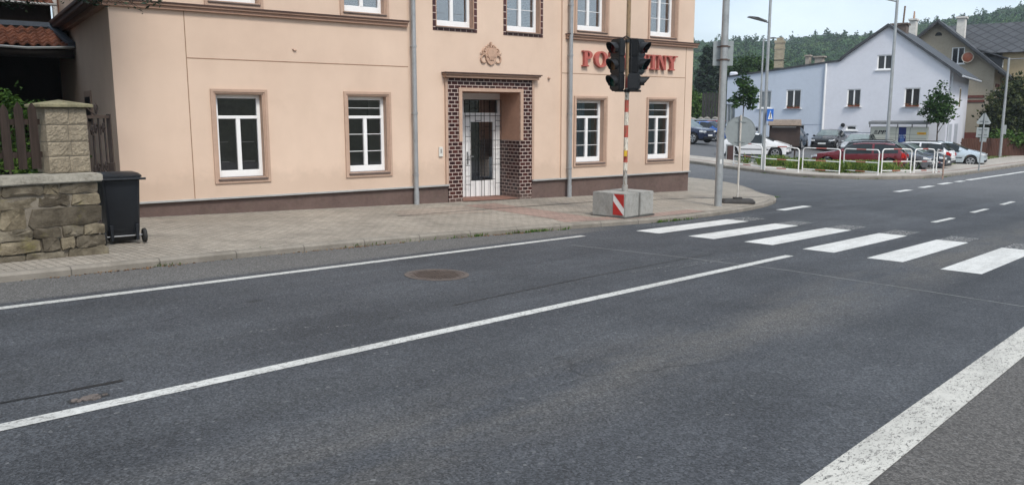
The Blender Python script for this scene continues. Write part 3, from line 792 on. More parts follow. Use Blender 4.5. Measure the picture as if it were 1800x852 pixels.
def letters():
    m = MB(); z0, z1 = 2.945, 3.335; y1 = .0; k = [0]
    def yf(): k[0] += 1; return -.085-.0012*(k[0] % 9)
    def R(a, b, c, d): m.box(a, b, yf(), y1, c, d)
    def Q(p): m.prism(p, yf(), y1)
    def ring(cx, cz, rx, rz, ix, iz, t0=0., t1=6.2832, n=28):
        y = yf()
        for i in range(n):
            a, b = t0+(t1-t0)*i/n, t0+(t1-t0)*(i+1)/n
            m.prism([(cx+rx*math.cos(a), cz+rz*math.sin(a)), (cx+rx*math.cos(b), cz+rz*math.sin(b)), (cx+ix*math.cos(b), cz+iz*math.sin(b)), (cx+ix*math.cos(a), cz+iz*math.sin(a))], y, y1)
    S = .034; W = .105; H = (z0+z1)/2; h = z1-z0
    def stem(x, sl=.045, sr=.045, top=True, w=W):
        R(x, x+w, z0, z1); R(x-sl, x+w+sr, z0, z0+S)
        if top: R(x-sl, x+w+sr, z1-S, z1)
    def bowl(x):
        ring(x, z1-.105, .165, .105, .065, .070, -1.5708, 1.5708, 14); R(x-.05, x+.001, z1-.033, z1); R(x-.05, x+.001, z1-.21, z1-.177)
    stem(10.80, top=False); R(10.755, 10.86, z1-S, z1); bowl(10.90)                    # P
    ring(11.37, H, .225, h/2+.008, .105, h/2-.03)                                      # O
    stem(11.77, .05, .05, False); R(11.66, 11.99, z1-S, z1); Q([(11.66, z1), (11.66, z1-.12), (11.695, z1-S)]); Q([(11.99, z1), (11.955, z1-S), (11.99, z1-.12)])   # T
    stem(12.08, top=False); R(12.035, 12.14, z1-S, z1); bowl(12.18); Q([(12.17, H+.0), (12.26, H+.0), (12.39, z0), (12.28, z0)]); R(12.26, 12.42, z0, z0+S)       # R
    Q([(12.47, z0), (12.505, z0), (12.60, z1), (12.58, z1)]); Q([(12.60, z1), (12.66, z1), (12.79, z0), (12.675, z0)]); R(12.52, 12.70, z0+.12, z0+.15); R(12.43, 12.54, z0, z0+S); R(12.64, 12.82, z0, z0+S)   # A
    Q([(12.80, z1), (12.915, z1), (13.02, z0), (12.97, z0)]); Q([(13.02, z0), (13.08, z1), (13.045, z1), (13.0, z0)]); R(12.77, 12.95, z1-S, z1); R(13.01, 13.12, z1-S, z1)  # V
    stem(13.19)                                                                          # I
    R(13.405, 13.44, z0, z1); R(13.37, 13.48, z0, z0+S); Q([(13.40, z1), (13.51, z1), (13.71, z0), (13.62, z0)]); R(13.675, 13.71, z0, z1); R(13.64, 13.75, z1-S, z1); R(13.36, 13.5, z1-S, z1)   # N
    Q([(13.79, z1), (13.90, z1), (14.0, H), (13.92, H)]); Q([(14.0, H), (14.11, z1), (14.075, z1), (13.96, H)]); R(13.91, 14.015, z0, H); R(13.86, 14.06, z0, z0+S); R(13.76, 13.94, z1-S, z1); R(14.03, 14.16, z1-S, z1)   # Y
    m.build('shop_lettering', mat('faded_red_letters', (.40, .105, .085), .6, .18, 5), bld)
letters()
def downpipe(u, y):
    m = MB(); zb = basez(u)-.02
    m.tube((u, y, zb+.25), (u, y, 7.2), .052, n=14); m.tube((u, y, zb), (u, y, zb+.32), .060, n=14)
    o = m.build('downpipe', ZINC, bld, smooth='auto')
    b = MB()
    for z in (.42, 1.77, 3.2, 4.4, 5.9): b.tube((u, y, z-.018), (u, y, z+.018), .064, n=14); b.box(u-.02, u+.02, y, .06, z-.012, z+.012)
    b.build('bracket', ZINC, o)
downpipe(5.95, -.075); downpipe(10.335, -.10)
# small wall bits: cable hook, anchor cap
MB().sphere((9.75, .02, 2.63), .035).build('wall_hook', SURR, bld)
MB().path([(3.27, -.012, 3.02), (3.30, -.02, 2.99), (3.34, -.02, 3.0)], .015).build('wall_hook', SURR, bld)
# ================================================================== STREET FURNITURE AND NEAR THINGS
GALV = mat('galvanised_steel', (.37, .385, .39), .45, .14, 4, metal=.45, dirt=.25)
BLKP = mat('black_plastic', (.010, .012, .016), .42, .18, 5, .1, 120)
RUBBER = mat('dark_rubber', (.022, .022, .022), .75, .2, 6)
def Mz(a): return Matrix.Rotation(a, 4, 'Z')

# manhole --------------------------------------------------------------
p = xy(6.21, 7.16)
mh = thing('manhole_cover', 'round rusty iron manhole cover set in the asphalt lane', 'manhole cover', (p[0], p[1], gz(*p)), ROADROT)
RUST = mat('rusty_iron', (.100, .080, .070), .75, .35, 9, .4, 60)
tilt = Matrix.Rotation(math.atan(.03), 4, 'Y')
m = MB(); n = 48
for r0, r1, z in ((.335, .39, .007), (.30, .322, .006)):
    o = len(m.v)
    for i in range(n):
        a = 6.2832*i/n
        for r, zz in ((r0, z-.012), (r0, z), (r1, z), (r1, z-.012)): m.v.append(tuple(tilt @ Vector((r*math.cos(a), r*math.sin(a), zz))))
    for i in range(n):
        j = (i+1) % n
        for k in range(3): m.f.append((o+i*4+k, o+j*4+k, o+j*4+k+1, o+i*4+k+1))
m.build('frame_ring', RUST, mh)
m = MB(); m.v = [tuple(tilt @ Vector((.333*math.cos(6.2832*i/n), .333*math.sin(6.2832*i/n), .002))) for i in range(n)]; m.f = [tuple(range(n))]
for i in range(-6, 7):
    for j in range(-6, 7):
        x, y = i*.045+(j % 2)*.022, j*.045
        if math.hypot(x, y) < .275: m.box(x-.015, x+.015, y-.012, y+.012, 0, .0065, tilt)
m.build('cover_plate', mat('worn_iron', (.085, .065, .055), .6, .35, 9, .3, 80, metal=.2), mh)

# wheelie bin ----------------------------------------------------------
bx, by = -5.33, 10.86
bz = pav(bx, by)+.003
wb = thing('wheelie_bin', 'black plastic wheelie bin standing by the stone wall end', 'bin', (bx, by, bz), FANG)
def loft(m, secs):
    n = len(secs[0]); o = len(m.v); m.v += [q for s_ in secs for q in s_]
    for i in range(len(secs)-1):
        for k in range(n): m.f.append((o+i*n+k, o+i*n+(k+1) % n, o+(i+1)*n+(k+1) % n, o+(i+1)*n+k))
    m.f += [tuple(o+k for k in range(n-1, -1, -1)), tuple(o+(len(secs)-1)*n+k for k in range(n))]
def rr(w, y0, y1, z, c=.03):
    return [(-w/2+c, y0, z), (w/2-c, y0, z), (w/2, y0+c, z), (w/2, y1-c, z), (w/2-c, y1, z), (-w/2+c, y1, z), (-w/2, y1-c, z), (-w/2, y0+c, z)]
m = MB(); loft(m, [rr(.36, .13, .46, .03), rr(.40, .10, .49, .07), rr(.405, .03, .50, .22), rr(.47, .0, .55, .86), rr(.47, .0, .55, .885), rr(.50, -.02, .57, .89), rr(.50, -.02, .57, .915)])
for s in (-1, 1): m.box(s*.16-.02, s*.16+.02, -.0, .14, .05, .27)
m.build('body', BLKP, wb, smooth='auto', bevel=.004)
m = MB(); loft(m, [rr(.52, -.03, .59, .918), rr(.52, -.03, .59, .945), rr(.46, .03, .54, .975), rr(.2, .2, .4, .985)])
m.build('lid', BLKP, wb, smooth='auto')
m = MB(); m.tube((-.26, -.055, .90), (.30, -.055, .90), .016)
for s in (-.2, 0, .2): m.box(s-.02, s+.02, -.06, .0, .885, .93)
m.build('handle', BLKP, wb)
m = MB(); m.tube((-.25, .06, .11), (.25, .06, .11), .011); m.build('axle', mat('steel', (.45, .45, .45), .3), wb)
for s in (-1, 1):
    m = MB(); m.disc((s*.255, .06, .102), .100, (1, 0, 0), .05, 24)
    w = m.build('wheel', RUBBER, wb, bevel=.012)
    MB().disc((s*.256, .06, .102), .055, (1, 0, 0), .056, 16).build('hub', BLKP, w)

# stone wall, pillar, fence, gate --------------------------------------
STONE = NT('rubble_stone')
_c = STONE.ramp(STONE.noise(5., 8, .72), [(.28, (.060, .052, .043)), (.45, (.130, .117, .096)), (.6, (.205, .188, .158)), (.75, (.28, .258, .215))])
_ri = STONE.node('ShaderNodeAttribute', _attribute_name='tint')
_c = STONE.mix(1., _c, STONE.ramp(_ri.outputs['Fac'], [(0., (.55, .50, .44)), (.5, (1., .95, .85)), (1., (1.25, 1.15, .95))]), 'MULTIPLY')
_c = STONE.mix(STONE.math('MULTIPLY', STONE.ramp(STONE.noise(3.2, 6, .7), [(.58, 0.), (.7, 1.)]), .5), _c, (.20, .18, .055))
STONE.bump(STONE.noise(22, 8, .75), .8, .03); STONE.set(_c, .92, spec=.2); STONE = STONE.m
MORT = mat('lime_mortar', (.19, .165, .13), .95, .3, 6, .7, 60)
def rstone(cx, cz, w, h, y, d):
    """one irregular rounded stone: front towards -y"""
    n = 10
    base = []
    per = [(-1, -.72), (-.86, -1), (-.3, -1), (.3, -1), (.86, -1), (1, -.72), (1, .72), (.86, 1), (.1, 1), (-.86, 1)]
    for a, b in per: base.append((a*w/2+rnd.uniform(-.014, .010), b*h/2+rnd.uniform(-.016, .014)))
    vs = []; bul = rnd.uniform(.002, .022)
    for f, yy in ((1., y+.08), (1., y-.0), (.965, y-bul*.8-.004), (.55, y-bul-.004)):
        vs += [(cx+q[0]*f, yy+rnd.gauss(0, .008), cz+q[1]*f) for q in base]
    vs.append((cx, y-bul*1.05, cz))
    fs = []
    for r in range(3):
        for i in range(n): fs.append((r*n+i, r*n+(i+1) % n, (r+1)*n+(i+1) % n, (r+1)*n+i))
    fs += [(3*n+i, 3*n+(i+1) % n, 4*n) for i in range(n)]
    return vs, fs
q0 = xy(3.66, 10.68)
sw = thing('stone_wall', 'low rubble stone wall with a weathered slab coping', 'wall', (q0[0], q0[1], 0), ROADROT)
WL = 6.0
m = MB(); m.box(-WL, -.03, -.002, .50, -.25, .93); m.build('mortar_core', MORT, sw)
V = []; Fs = []; T_ = []; z = -.10
hs = [.19, .15, .13, .25, .14, .16]
for ri, h in enumerate(hs):
    x = 0.
    fl = .07*(1-ri/5.)
    x = fl*.8
    while x > -WL:
        w = rnd.uniform(.16, .52) if h > .14 else rnd.uniform(.22, .6)
        if ri == 3 and x > -.2: w = .85
        if rnd.random() < .25 and h > .16:
            for k in (0, 1):
                v, f = rstone(x-w/2, z+h*(.25+.5*k)+.02*ri*0, w-.010, h/2-.006, -fl*.6+rnd.uniform(-.01, .015), .1)
                o = len(V); V += v; Fs += [tuple(i+o for i in q) for q in f]; T_ += [rnd.random()]*len(v)
        else:
            v, f = rstone(x-w/2, z+h/2, w-.010, h-.008, -fl*.6+rnd.uniform(-.012, .015), .1)
            o = len(V); V += v; Fs += [tuple(i+o for i in q) for q in f]; T_ += [rnd.random()]*len(v)
        x -= w
    # stones round the end of the wall
    z += h
m = MB(); m.v = V; m.f = Fs
o = m.build('masonry', STONE, sw, smooth='auto')
a = o.data.attributes.new('tint', 'FLOAT', 'POINT'); a.data.foreach_set('value', np.array(T_, np.float32))
m = MB()
x = .05
while x > -WL:
    w = rnd.uniform(1.1, 1.7); m.box(x-w+.012, x, -.055+rnd.uniform(-.01, .01), .56, .90+rnd.uniform(-.004, .004), 1.0+rnd.uniform(-.004, .006)); x -= w
cop = m.build('coping', mat('mossy_coping', (.30, .28, .235), .9, .35, 3.5, .7, 40, dirt=.7), sw, bevel=.014, seg=2)
cop.data.materials[0] = mat('mossy_coping', (.3, .28, .235))
# pillar
q0 = xy(3.21, 10.95)
pil = thing('gate_pillar', 'square pillar of split yellow stone blocks on the wall coping', 'pillar', (q0[0], q0[1], 0), ROADROT)
SPLIT = mat('split_sandstone', (.285, .240, .175), .95, .28, 7., 1., 28, dist=.03, dirt=.3)
m = MB(); g = .008; rows_ = [1.003, 1.21, 1.39, 1.60, 1.81]; SW_ = .48; SD = .48
def rough_block(m, x0, x1, y0, y1, z0, z1):
    nx, nz = max(3, int((x1-x0)/.022)), max(3, int((z1-z0)/.022))
    for fx in (0, 1):   # front face and right face with chiselled relief
        L0, L1 = (x0, x1) if fx == 0 else (y0, y1); n = nx if fx == 0 else max(3, int((y1-y0)/.022)); o = len(m.v)
        for i in range(n+1):
            for j in range(nz+1):
                e = min(i, n-i, j, nz-j); d = 0 if e == 0 else rnd.uniform(.004, .013)
                l = L0+(L1-L0)*i/n; zz = z0+(z1-z0)*j/nz
                m.v.append((l, y0-d, zz) if fx == 0 else (x1+d, l, zz))
        m.f += [(o+i*(nz+1)+j, o+(i+1)*(nz+1)+j, o+(i+1)*(nz+1)+j+1, o+i*(nz+1)+j+1) for i in range(n) for j in range(nz)]
    m.quad((x0, y1, z0), (x0, y0, z0), (x0, y0, z1), (x0, y1, z1))
for i in range(4):
    c = [(0, .24, SW_), (0, .48), (0, .25, SW_), (0, SW_)][i] if i in (0, 2) else (0, .27, SW_)
    for a, b in zip(c[:-1], c[1:]): rough_block(m, a+g/2, b-g/2, 0, SD, rows_[i]+g/2, rows_[i+1]-g/2)
m.build('block_work', SPLIT, pil, fix=False)
MB().box(.006, SW_-.006, .006, SD-.006, 1.003, 1.81).build('joint_core', MORT, pil)
m = MB(); e = .065
m.add([(-e, -e, 1.812), (SW_+e, -e, 1.812), (SW_+e, SD+e, 1.812), (-e, SD+e, 1.812), (-e, -e, 1.852), (SW_+e, -e, 1.852), (SW_+e, SD+e, 1.852), (-e, SD+e, 1.852), (SW_/2, SD/2, 1.91)],
      [(3, 2, 1, 0), (0, 1, 5, 4), (1, 2, 6, 5), (2, 3, 7, 6), (3, 0, 4, 7), (4, 5, 8), (5, 6, 8), (6, 7, 8), (7, 4, 8)])
m.build('pillar_cap', mat('mossy_cap', (.21, .19, .115), .95, .35, 5, .6, 50), pil, bevel=.006)
# picket fence
q0 = xy(3.19, 11.08)
pf = thing('picket_fence', 'dark weathered wooden picket fence on the stone wall', 'fence', (q0[0], q0[1], 0), ROADROT)
WOOD = NT('weathered_wood'); _c = WOOD.ramp(WOOD.noise(3., 7, .7, WOOD.mapping((9, 9, .6))), [(.3, (.018, .013, .011)), (.7, (.055, .039, .032))]); WOOD.bump(WOOD.noise(4., 6, .7, WOOD.mapping((14, 14, .8))), .5, .01); WOOD.set(_c, .85, spec=.2); WOOD = WOOD.m
x = -.03
while x > -5:
    w = .098; h = 1.84+rnd.uniform(-.015, .02); j = rnd.uniform(-.006, .006)
    m = MB(); m.prism([(x-w+j, 1.06), (x-j, 1.06), (x+j, h-.07), (x-w*.3, h-.01), (x-w/2, h+.02), (x-w*.7, h-.01), (x-w, h-.07)], -.012, .012); m.build('picket', WOOD, pf, bevel=.003)
    x -= .152
m = MB(); m.box(-5, .0, .015, .06, 1.20, 1.27); m.box(-5, .0, .015, .06, 1.60, 1.67); m.build('rail', WOOD, pf)
# wrought iron gate
g0 = CAM+ray(158, 300)*(12.2/ray(158, 300)[1]); g1 = CAM+ray(199, 300)*(13.85/ray(199, 300)[1])
ga = math.atan2(g1[1]-g0[1], g1[0]-g0[0]); GL = math.hypot(*(g1-g0)[:2]); gzb = pav((g0[0]+g1[0])/2, (g0[1]+g1[1])/2)
gate = thing('iron_gate', 'wrought iron garden gate with scrolls between pillar and house', 'gate', (g0[0], g0[1], gzb), ga)
IRON = mat('brown_iron', (.030, .020, .017), .6, .3, 8)
GH = 1.72-gzb
m = MB(); m.box(0, .045, -.02, .02, .05, GH); m.box(GL-.09, GL, -.03, .03, .0, GH+.02); m.box(.045, GL-.09, -.018, .018, GH-.05, GH); m.box(.045, GL-.09, -.018, .018, .08, .14); m.box(GL-.16, GL-.05, -.05, .05, .75, 1.0); m.build('gate_frame', IRON, gate)
m = MB()
nb = 4
for i in range(1, nb): m.tube((GL*i/nb, 0, .12), (GL*i/nb, 0, GH-.03), .016, n=6)
m.build('bar', IRON, gate)
def spiral(m, cx, cz, r, d, turns=1.4, sx=1.):
    m.path([(cx+sx*r*(1-.75*k/18)*math.cos(d*(k/18*turns*6.283)), 0, cz+r*(1-.75*k/18)*math.sin(d*(k/18*turns*6.283))) for k in range(19)], .014, 5)
m = MB()
for cz in (GH-.22, GH-.85, GH-1.05, .35, .55):
    for cx in (GL*.30, GL*.64):
        for s in (-1, 1): spiral(m, cx+s*.13, cz, .10, s, sx=s)
spiral(m, GL*.45, GH+.09, .10, 1, 1.7); m.path([(0.0, 0, GH+.14), (GL*.2, 0, GH+.06), (GL*.4, 0, GH+.0)], .014, 5)
m.build('scroll', IRON, gate)

# shed (in the frame of the facade) ------------------------------------
FP = Plane(A_, FANG)
sh = thing('open_shed', 'dark open shed with a clay tile roof behind the fence', 'shed', (A_[0], A_[1], 0), FANG)
CLAYN = NT('old_clay_tiles'); _c = CLAYN.ramp(CLAYN.noise(3.5, 7, .7), [(.3, (.045, .022, .016)), (.5, (.13, .052, .034)), (.72, (.22, .095, .058))]); CLAYN.bump(CLAYN.noise(40, 4), .4, .01); CLAYN.set(_c, .9, spec=.2); CLAY = CLAYN.m
DW = mat('black_stained_wood', (.013, .010, .009), .95, .4, 3)
BLUEF = mat('blue_grey_flashing', (.075, .095, .125), .5, .2, 4, metal=.2)
dE, dR = 4.2, 5.35
zE = 3.17; zR = FP.uz(95, 52, dR)[1]
uR = FP.uz(97, 52, dR)[0]
def tiles(m, xl, xr0, xr1, y0, z0, y1, z1, rows_=6, pitch=.19):
    """wavy clay tiles from eave (y0,z0) up to (y1,z1); right edge slants from xr0 to xr1"""
    for r in range(rows_):
        f0, f1 = r/rows_, (r+1)/rows_+.03
        nrm = .0
        xr = xr0+(xr1-xr0)*f0; n = int((xr-xl)/pitch*6); o = len(m.v)
        for i in range(n+1):
            x = xr-(xr-xl)*i/n; w = .034*math.sin((x-xl)/pitch*6.283)
            for f, lift in ((f0, .055), (f1, .012)):
                m.v.append((x, y0+(y1-y0)*f, z0+(z1-z0)*f+w+lift))
            m.v.append((x, y0+(y1-y0)*f0, z0+(z1-z0)*f0+w+.02))
        for i in range(n):
            a = o+3*i; m.f += [(a, a+3, a+4, a+1), (a+2, a+5, a+3, a)]
m = MB(); tiles(m, -5.5, -.10, uR-.12, dE, zE, dR, zR); m.build('tile_roof', CLAY, sh, fix=False)
m = MB(); m.add([(-5.5, dE, zE-.02), (-.02, dE, zE-.02), (-.005, dR, zR-.02), (-5.5, dR, zR-.02)], [(0, 1, 2, 3)])
m.box(-5.5, -.03, dE+.06, dE+.2, zE-.22, zE-.04); m.build('roof_boarding', DW, sh)
m = MB(); m.add([(-.14, dE-.02, zE+.03), (-.0, dE-.02, zE-.0), (-.0, dE-.02, zE+.11), (-.14, dE-.02, zE+.10), (uR-.16, dR, zR+.04), (uR-.02, dR, zR+.0), (uR-.02, dR, zR+.12), (uR-.16, dR, zR+.10)], [(0, 1, 2, 3), (4, 7, 6, 5), (0, 4, 5, 1), (3, 2, 6, 7), (0, 3, 7, 4), (1, 5, 6, 2)])
m.box(-5.5, uR-.02, dR-.05, dR+.15, zR+.04, zR+.14); m.build('verge_flashing', BLUEF, sh)
m = MB(); m.path([(-5.5, dE-.06, zE+.02), (-1.5, dE-.06, zE-.03), (-.9, dE-.06, zE-.05), (-.04, dE-.06, zE-.0)], .028, 6); m.build('gutter', GALV, sh)
m = MB(); m.box(-5.5, -.002, 7.1, 7.2, -.2, zE+.4); m.box(-5.6, -5.5, dE+.1, 7.2, -.2, zE+.3); m.box(-5.5, -.002, dR-.05, 7.2, zR-.12, zR-.05); m.box(-5.5, -.02, dE+.5, dE+.56, -.2, 1.2); m.build('back_wall', DW, sh)
m = MB(); m.box(-5.5, -5.3, dE+.05, dE+.25, -.2, zE-.05); m.box(-2.9, -2.75, dE+.05, dE+.2, -.2, zE-.05); m.build('post', DW, sh)
u1r = FP.uz(90, 30, 5.7)[0]; z1r = FP.uz(90, 11, 5.7)[1]
m = MB(); m.box(-6, u1r, 5.7, 7.3, zR, z1r+.05); m.build('upper_wall', mat('dark_board_wall', (.022, .016, .014), .9, .4, 2), sh)
m = MB(); tiles(m, -6, u1r+.05, u1r-.1, 5.45, z1r-.02, 7.6, z1r+1.0, 8); m.build('upper_tile_roof', CLAY, sh, fix=False)
m = MB(); m.tube((-6, 5.42, z1r+.0), (u1r+.1, 5.42, z1r+.0), .03); m.build('upper_gutter', GALV, sh)

# traffic light --------------------------------------------------------
q0 = xy(13.32, 9.50); tz = pav(*xy(13.32, 9.5))
tl = thing('traffic_light', 'portable black traffic light on a red and white pole in concrete blocks', 'traffic light', (q0[0], q0[1], tz), ROADROT)
BLOCK = mat('cast_concrete', (.30, .295, .275), .8, .22, 2.2, .35, 40, dirt=.55)
m = MB()
m.box(-.55, -.07, -.40, .40, .03, .50); o = m.build('concrete_block', BLOCK, tl, bevel=.012, seg=2)
m = MB(); m.box(-.015, .45, -.40, .40, .03, .50); m.build('concrete_block', BLOCK, tl, bevel=.012, seg=2)
m = MB(); m.box(-.07, -.015, -.33, .40, .03, .42); m.build('gap_filler', mat('gap_shade', (.06, .055, .05), .9), tl)  # dark filler: shade of the gap between the blocks put into its colour
m = MB(); m.box(-.57, .47, -.42, .42, .0, .029); m.build('base_plate', mat('grimy_steel', (.08, .078, .072), .7, .2, 5), tl)
# hazard plate on the face towards the camera's left
RED = mat('signal_red', (.42, .022, .018), .5, .12, 5, dirt=.2); WPL = mat('plate_white', (.68, .68, .66), .5, .08, 5, dirt=.25)
X = -.556
m = MB(); y0, y1, zz0, zz1 = -.385, -.125, .075, .485
m.box(X-.004, X, y0, y1, zz0, zz1); hz = m.build('hazard_plate', WPL, tl)
m = MB()   # diagonal red bands; local outward is -x
def rq(pts): m.prism(pts, X-.0065, X-.003, 'x')
hgt = zz1-zz0; k = .24
rq([(y0, zz1), (y1-.01, zz1), (y0, zz1-.27)]); rq([(y1, zz0), (y0+.01, zz0), (y1, zz0+.27)])
m.build('red_band', RED, hz)
# pole with painted bands
def pole_mat(bands, name='banded_pole'):
    N = NT(name); sp = N.node('ShaderNodeSeparateXYZ'); N.l.new(N.tc.outputs['Object'], sp.inputs[0]); z = sp.outputs[2]
    f = None
    for a, b in bands:
        q = N.math('MULTIPLY', N.math('GREATER_THAN', z, a), N.math('LESS_THAN', z, b)); f = q if f is None else N.math('ADD', f, q)
    c = N.mix(f, (.62, .58, .50), (.40, .075, .055))
    up = N.math('GREATER_THAN', N.math('ADD', z, N.math('MULTIPLY', N.noise(14, 4), .3)), 2.95)
    c = N.mix(up, c, (.28, .19, .11))
    low = N.math('LESS_THAN', z, .92); c = N.mix(low, c, (.33, .32, .30))
    w = N.ramp(N.noise(11, 7, .75, N.mapping((2.5, 2.5, .8))), [(.50, 0.), (.58, 1.)]); c = N.mix(N.math('MULTIPLY', w, .75), c, (.17, .12, .075))
    return N.set(c, .6, spec=.3)
m = MB(); m.tube((0, 0, .3), (0, 0, 4.75), .043, n=14); m.tube((0, 0, .3), (0, 0, .62), .062, n=14)
# heights above the pavement, scaled to the pole's distance
def hz_(v): return (v-1.7)*.966+1.7-tz
bands = [(hz_(a), hz_(b)) for a, b in ((2.28, 2.56), (1.79, 2.04), (1.27, 1.52), (.75, 1.0), (.43, .50))]
m.build('pole', pole_mat(bands), tl, smooth='auto')
m = MB(); m.box(-.03, .03, -.02, .10, hz_(.88), hz_(1.0)); m.build('push_button', mat('yellow_box', (.55, .36, .03), .5), tl).rotation_euler = (0, 0, 2.2)
HEADM = mat('signal_black', (.013, .014, .016), .45, .15, 6, dirt=.12)
LENS = [mat('lens_red', (.07, .008, .008), .15), mat('lens_amber', (.075, .03, .006), .15), mat('lens_green', (.006, .045, .035), .15)]
def visor(m, c, r, L, n=18):
    o = len(m.v)
    for i in range(n+1):
        a = R_(-50)+R_(280)*i/n
        Lk = L*(.55+.45*max(0, math.sin(a))) if math.sin(a) > -.3 else L*.40
        for rr_, yy in ((r, 0), (r*.97, -Lk), (r*.90, -Lk), (r*.93, 0)):
            m.v.append((c[0]+rr_*math.cos(a), c[1]+yy, c[2]+rr_*math.sin(a)))
    for i in range(n):
        for k in range(3): m.f.append((o+4*i+k, o+4*i+4+k, o+4*i+5+k, o+4*i+k+1))
def head(x, y, zc, az, n=3, h=.32, w=.28, d=.17, idx=(0, 1, 2)):
    hd = MB(); H = n*h
    for k in range(n):
        hd.box(-w/2, w/2, -d/2, d/2, -H/2+k*h+.004, -H/2+(k+1)*h-.004)
    hd.box(-w/2+.02, w/2-.02, -d/2+.02, d/2-.01, -H/2-.025, H/2+.03)
    o = hd.build('signal_head', HEADM, tl, bevel=.018, seg=2)
    o.location = (x, y, zc); o.rotation_euler = (0, 0, az)
    for k in range(n):
        z = H/2-(k+.5)*h; m = MB(); visor(m, (0, -d/2, z+.005), .116 if h > .28 else .095, .185); m.build('visor', HEADM, o, fix=False)
        m = MB(); m.disc((0, -d/2-.004, z), .10 if h > .28 else .08, (0, 1, 0), .012, 20); m.build('lens', LENS[idx[k]], o)
    return o
# azimuth a (0 = away from the camera): local -y must point there; pole frame is turned by ROADROT
def faz(a): return (math.pi-R_(a))-ROADROT
hc = hz_(2.74)
def rel(dx, dy):   # world offset to pole frame
    v = Mz(-ROADROT) @ Vector((dx, dy, 0)); return v.x, v.y
a = rel(-.205, -.03); head(a[0], a[1], hc, faz(233))
a = rel(.185, .02); head(a[0], a[1], hc+.16, faz(128), 2, idx=(0, 2), d=.22, w=.30)
a = rel(.125, -.10); head(a[0], a[1], hc-.33, faz(105), 1, .28, .27, .24, idx=(1,))
m = MB()
for z in (hc+.47, hc-.50):
    m.tube((*rel(-.25, -.02), z), (*rel(.28, .02), z), .020, n=8); m.tube((0, 0, z-.03), (0, 0, z+.03), .058, n=12)
m.path([(*rel(-.15, 0), hc+.50), (*rel(-.05, -.05), hc+.56), (*rel(.05, -.05), hc+.50), (*rel(.12, -.04), hc+.40), (*rel(.10, -.06), hc+.30)], .012, 6)
m.box(-.05, .05, -.05, .05, hc-.28, hc+.42, Matrix.Translation((*rel(.09, -.02), 0)) @ Mz(1.))
m.build('bracket', HEADM, tl)

# poles and signs ------------------------------------------------------
GREY = mat('sign_back_grey', (.30, .33, .335), .5, .08, 3, metal=.25, dirt=.2)
q = at(1262, 361, .12); q = np.array([q[0], q[1], pav(q[0], q[1])])
lp = thing('lamp_post', 'thick grey steel lamp post on the pavement corner with a square sign', 'lamp post', q)
MB().tube((0, 0, -.05), (0, 0, 1.2), .088, n=20).build('pole_base', GALV, lp, smooth='auto')
m = MB(); m.tube((0, 0, 1.18), (0, 0, 8.4), .086, .072, n=20); m.tube((0, 0, 1.16), (0, 0, 1.22), .090, n=20); m.build('pole', GALV, lp, smooth='auto')
m = MB(); m.box(-.025, .025, .0, .012, 2.0, 2.10); m.build('pole_sticker', WPL, lp).location = (-.0, -.098, -1.0)
zt, zb = 3.42-q[2]-.0, 2.86-q[2]
m = MB(); m.box(-.235, .225, .105, .118, zb, zt); sp_ = m.build('sign_plate', GREY, lp, bevel=.004); sp_.rotation_euler = (0, 0, -.10)
m = MB()
for z in (zb+.13, zt-.13): m.box(-.15, .15, .085, .104, z-.012, z+.012); m.tube((0, 0, z-.02), (0, 0, z+.02), .092, n=16)
m.build('sign_clamp', mat('rusty_clamp', (.09, .06, .05), .7), sp_)
m = MB(); m.tube((0, 0, 8.3), (0, -1.6, 8.6), .035); m.box(-.12, .12, -2.2, -1.5, 8.57, 8.66); m.build('luminaire', GREY, lp)

q = at(1296, 356, .12); q = np.array([q[0], q[1], pav(q[0], q[1])])
rs = thing('road_sign', 'back of a round road sign on a portable rubber foot', 'road sign', q, R_(-12))
m = MB(); m.tube((0, 0, .05), (0, 0, 2.16), .024, n=12); m.build('pole', mat('dirty_white_pole', (.52, .49, .45), .55, .15, 5, dirt=.5), rs)
m = MB(); m.disc((0, .045, 1.765), .355, (0, 1, 0), .006, 40); sd = m.build('sign_disc', GREY, rs)
m = MB(); m.path([(.357*math.cos(t), .042, 1.765+.357*math.sin(t)) for t in np.linspace(0, 6.2832, 41)[:-1]], .009, 6, True); m.build('rim', GREY, sd)
m = MB()
for z in (1.51, 2.0): m.box(-.12, .12, .026, .041, z-.014, z+.014); m.tube((0, 0, z-.02), (0, 0, z+.02), .030, n=10)
m.build('clamp', GREY, sd)
m = MB(); loft(m, [rr(.80, -.20, .20, 0, .03), rr(.80, -.20, .20, .05, .03), rr(.70, -.14, .14, .11, .03)]); m.box(-.10, .10, -.07, .07, .09, .15); m.box(-.35, -.27, -.05, .05, .1, .118)
m.build('rubber_foot', mat('recycled_rubber', (.045, .043, .042), .85, .3, 6, .5, 60), rs, bevel=.006).rotation_euler = (0, 0, .25)
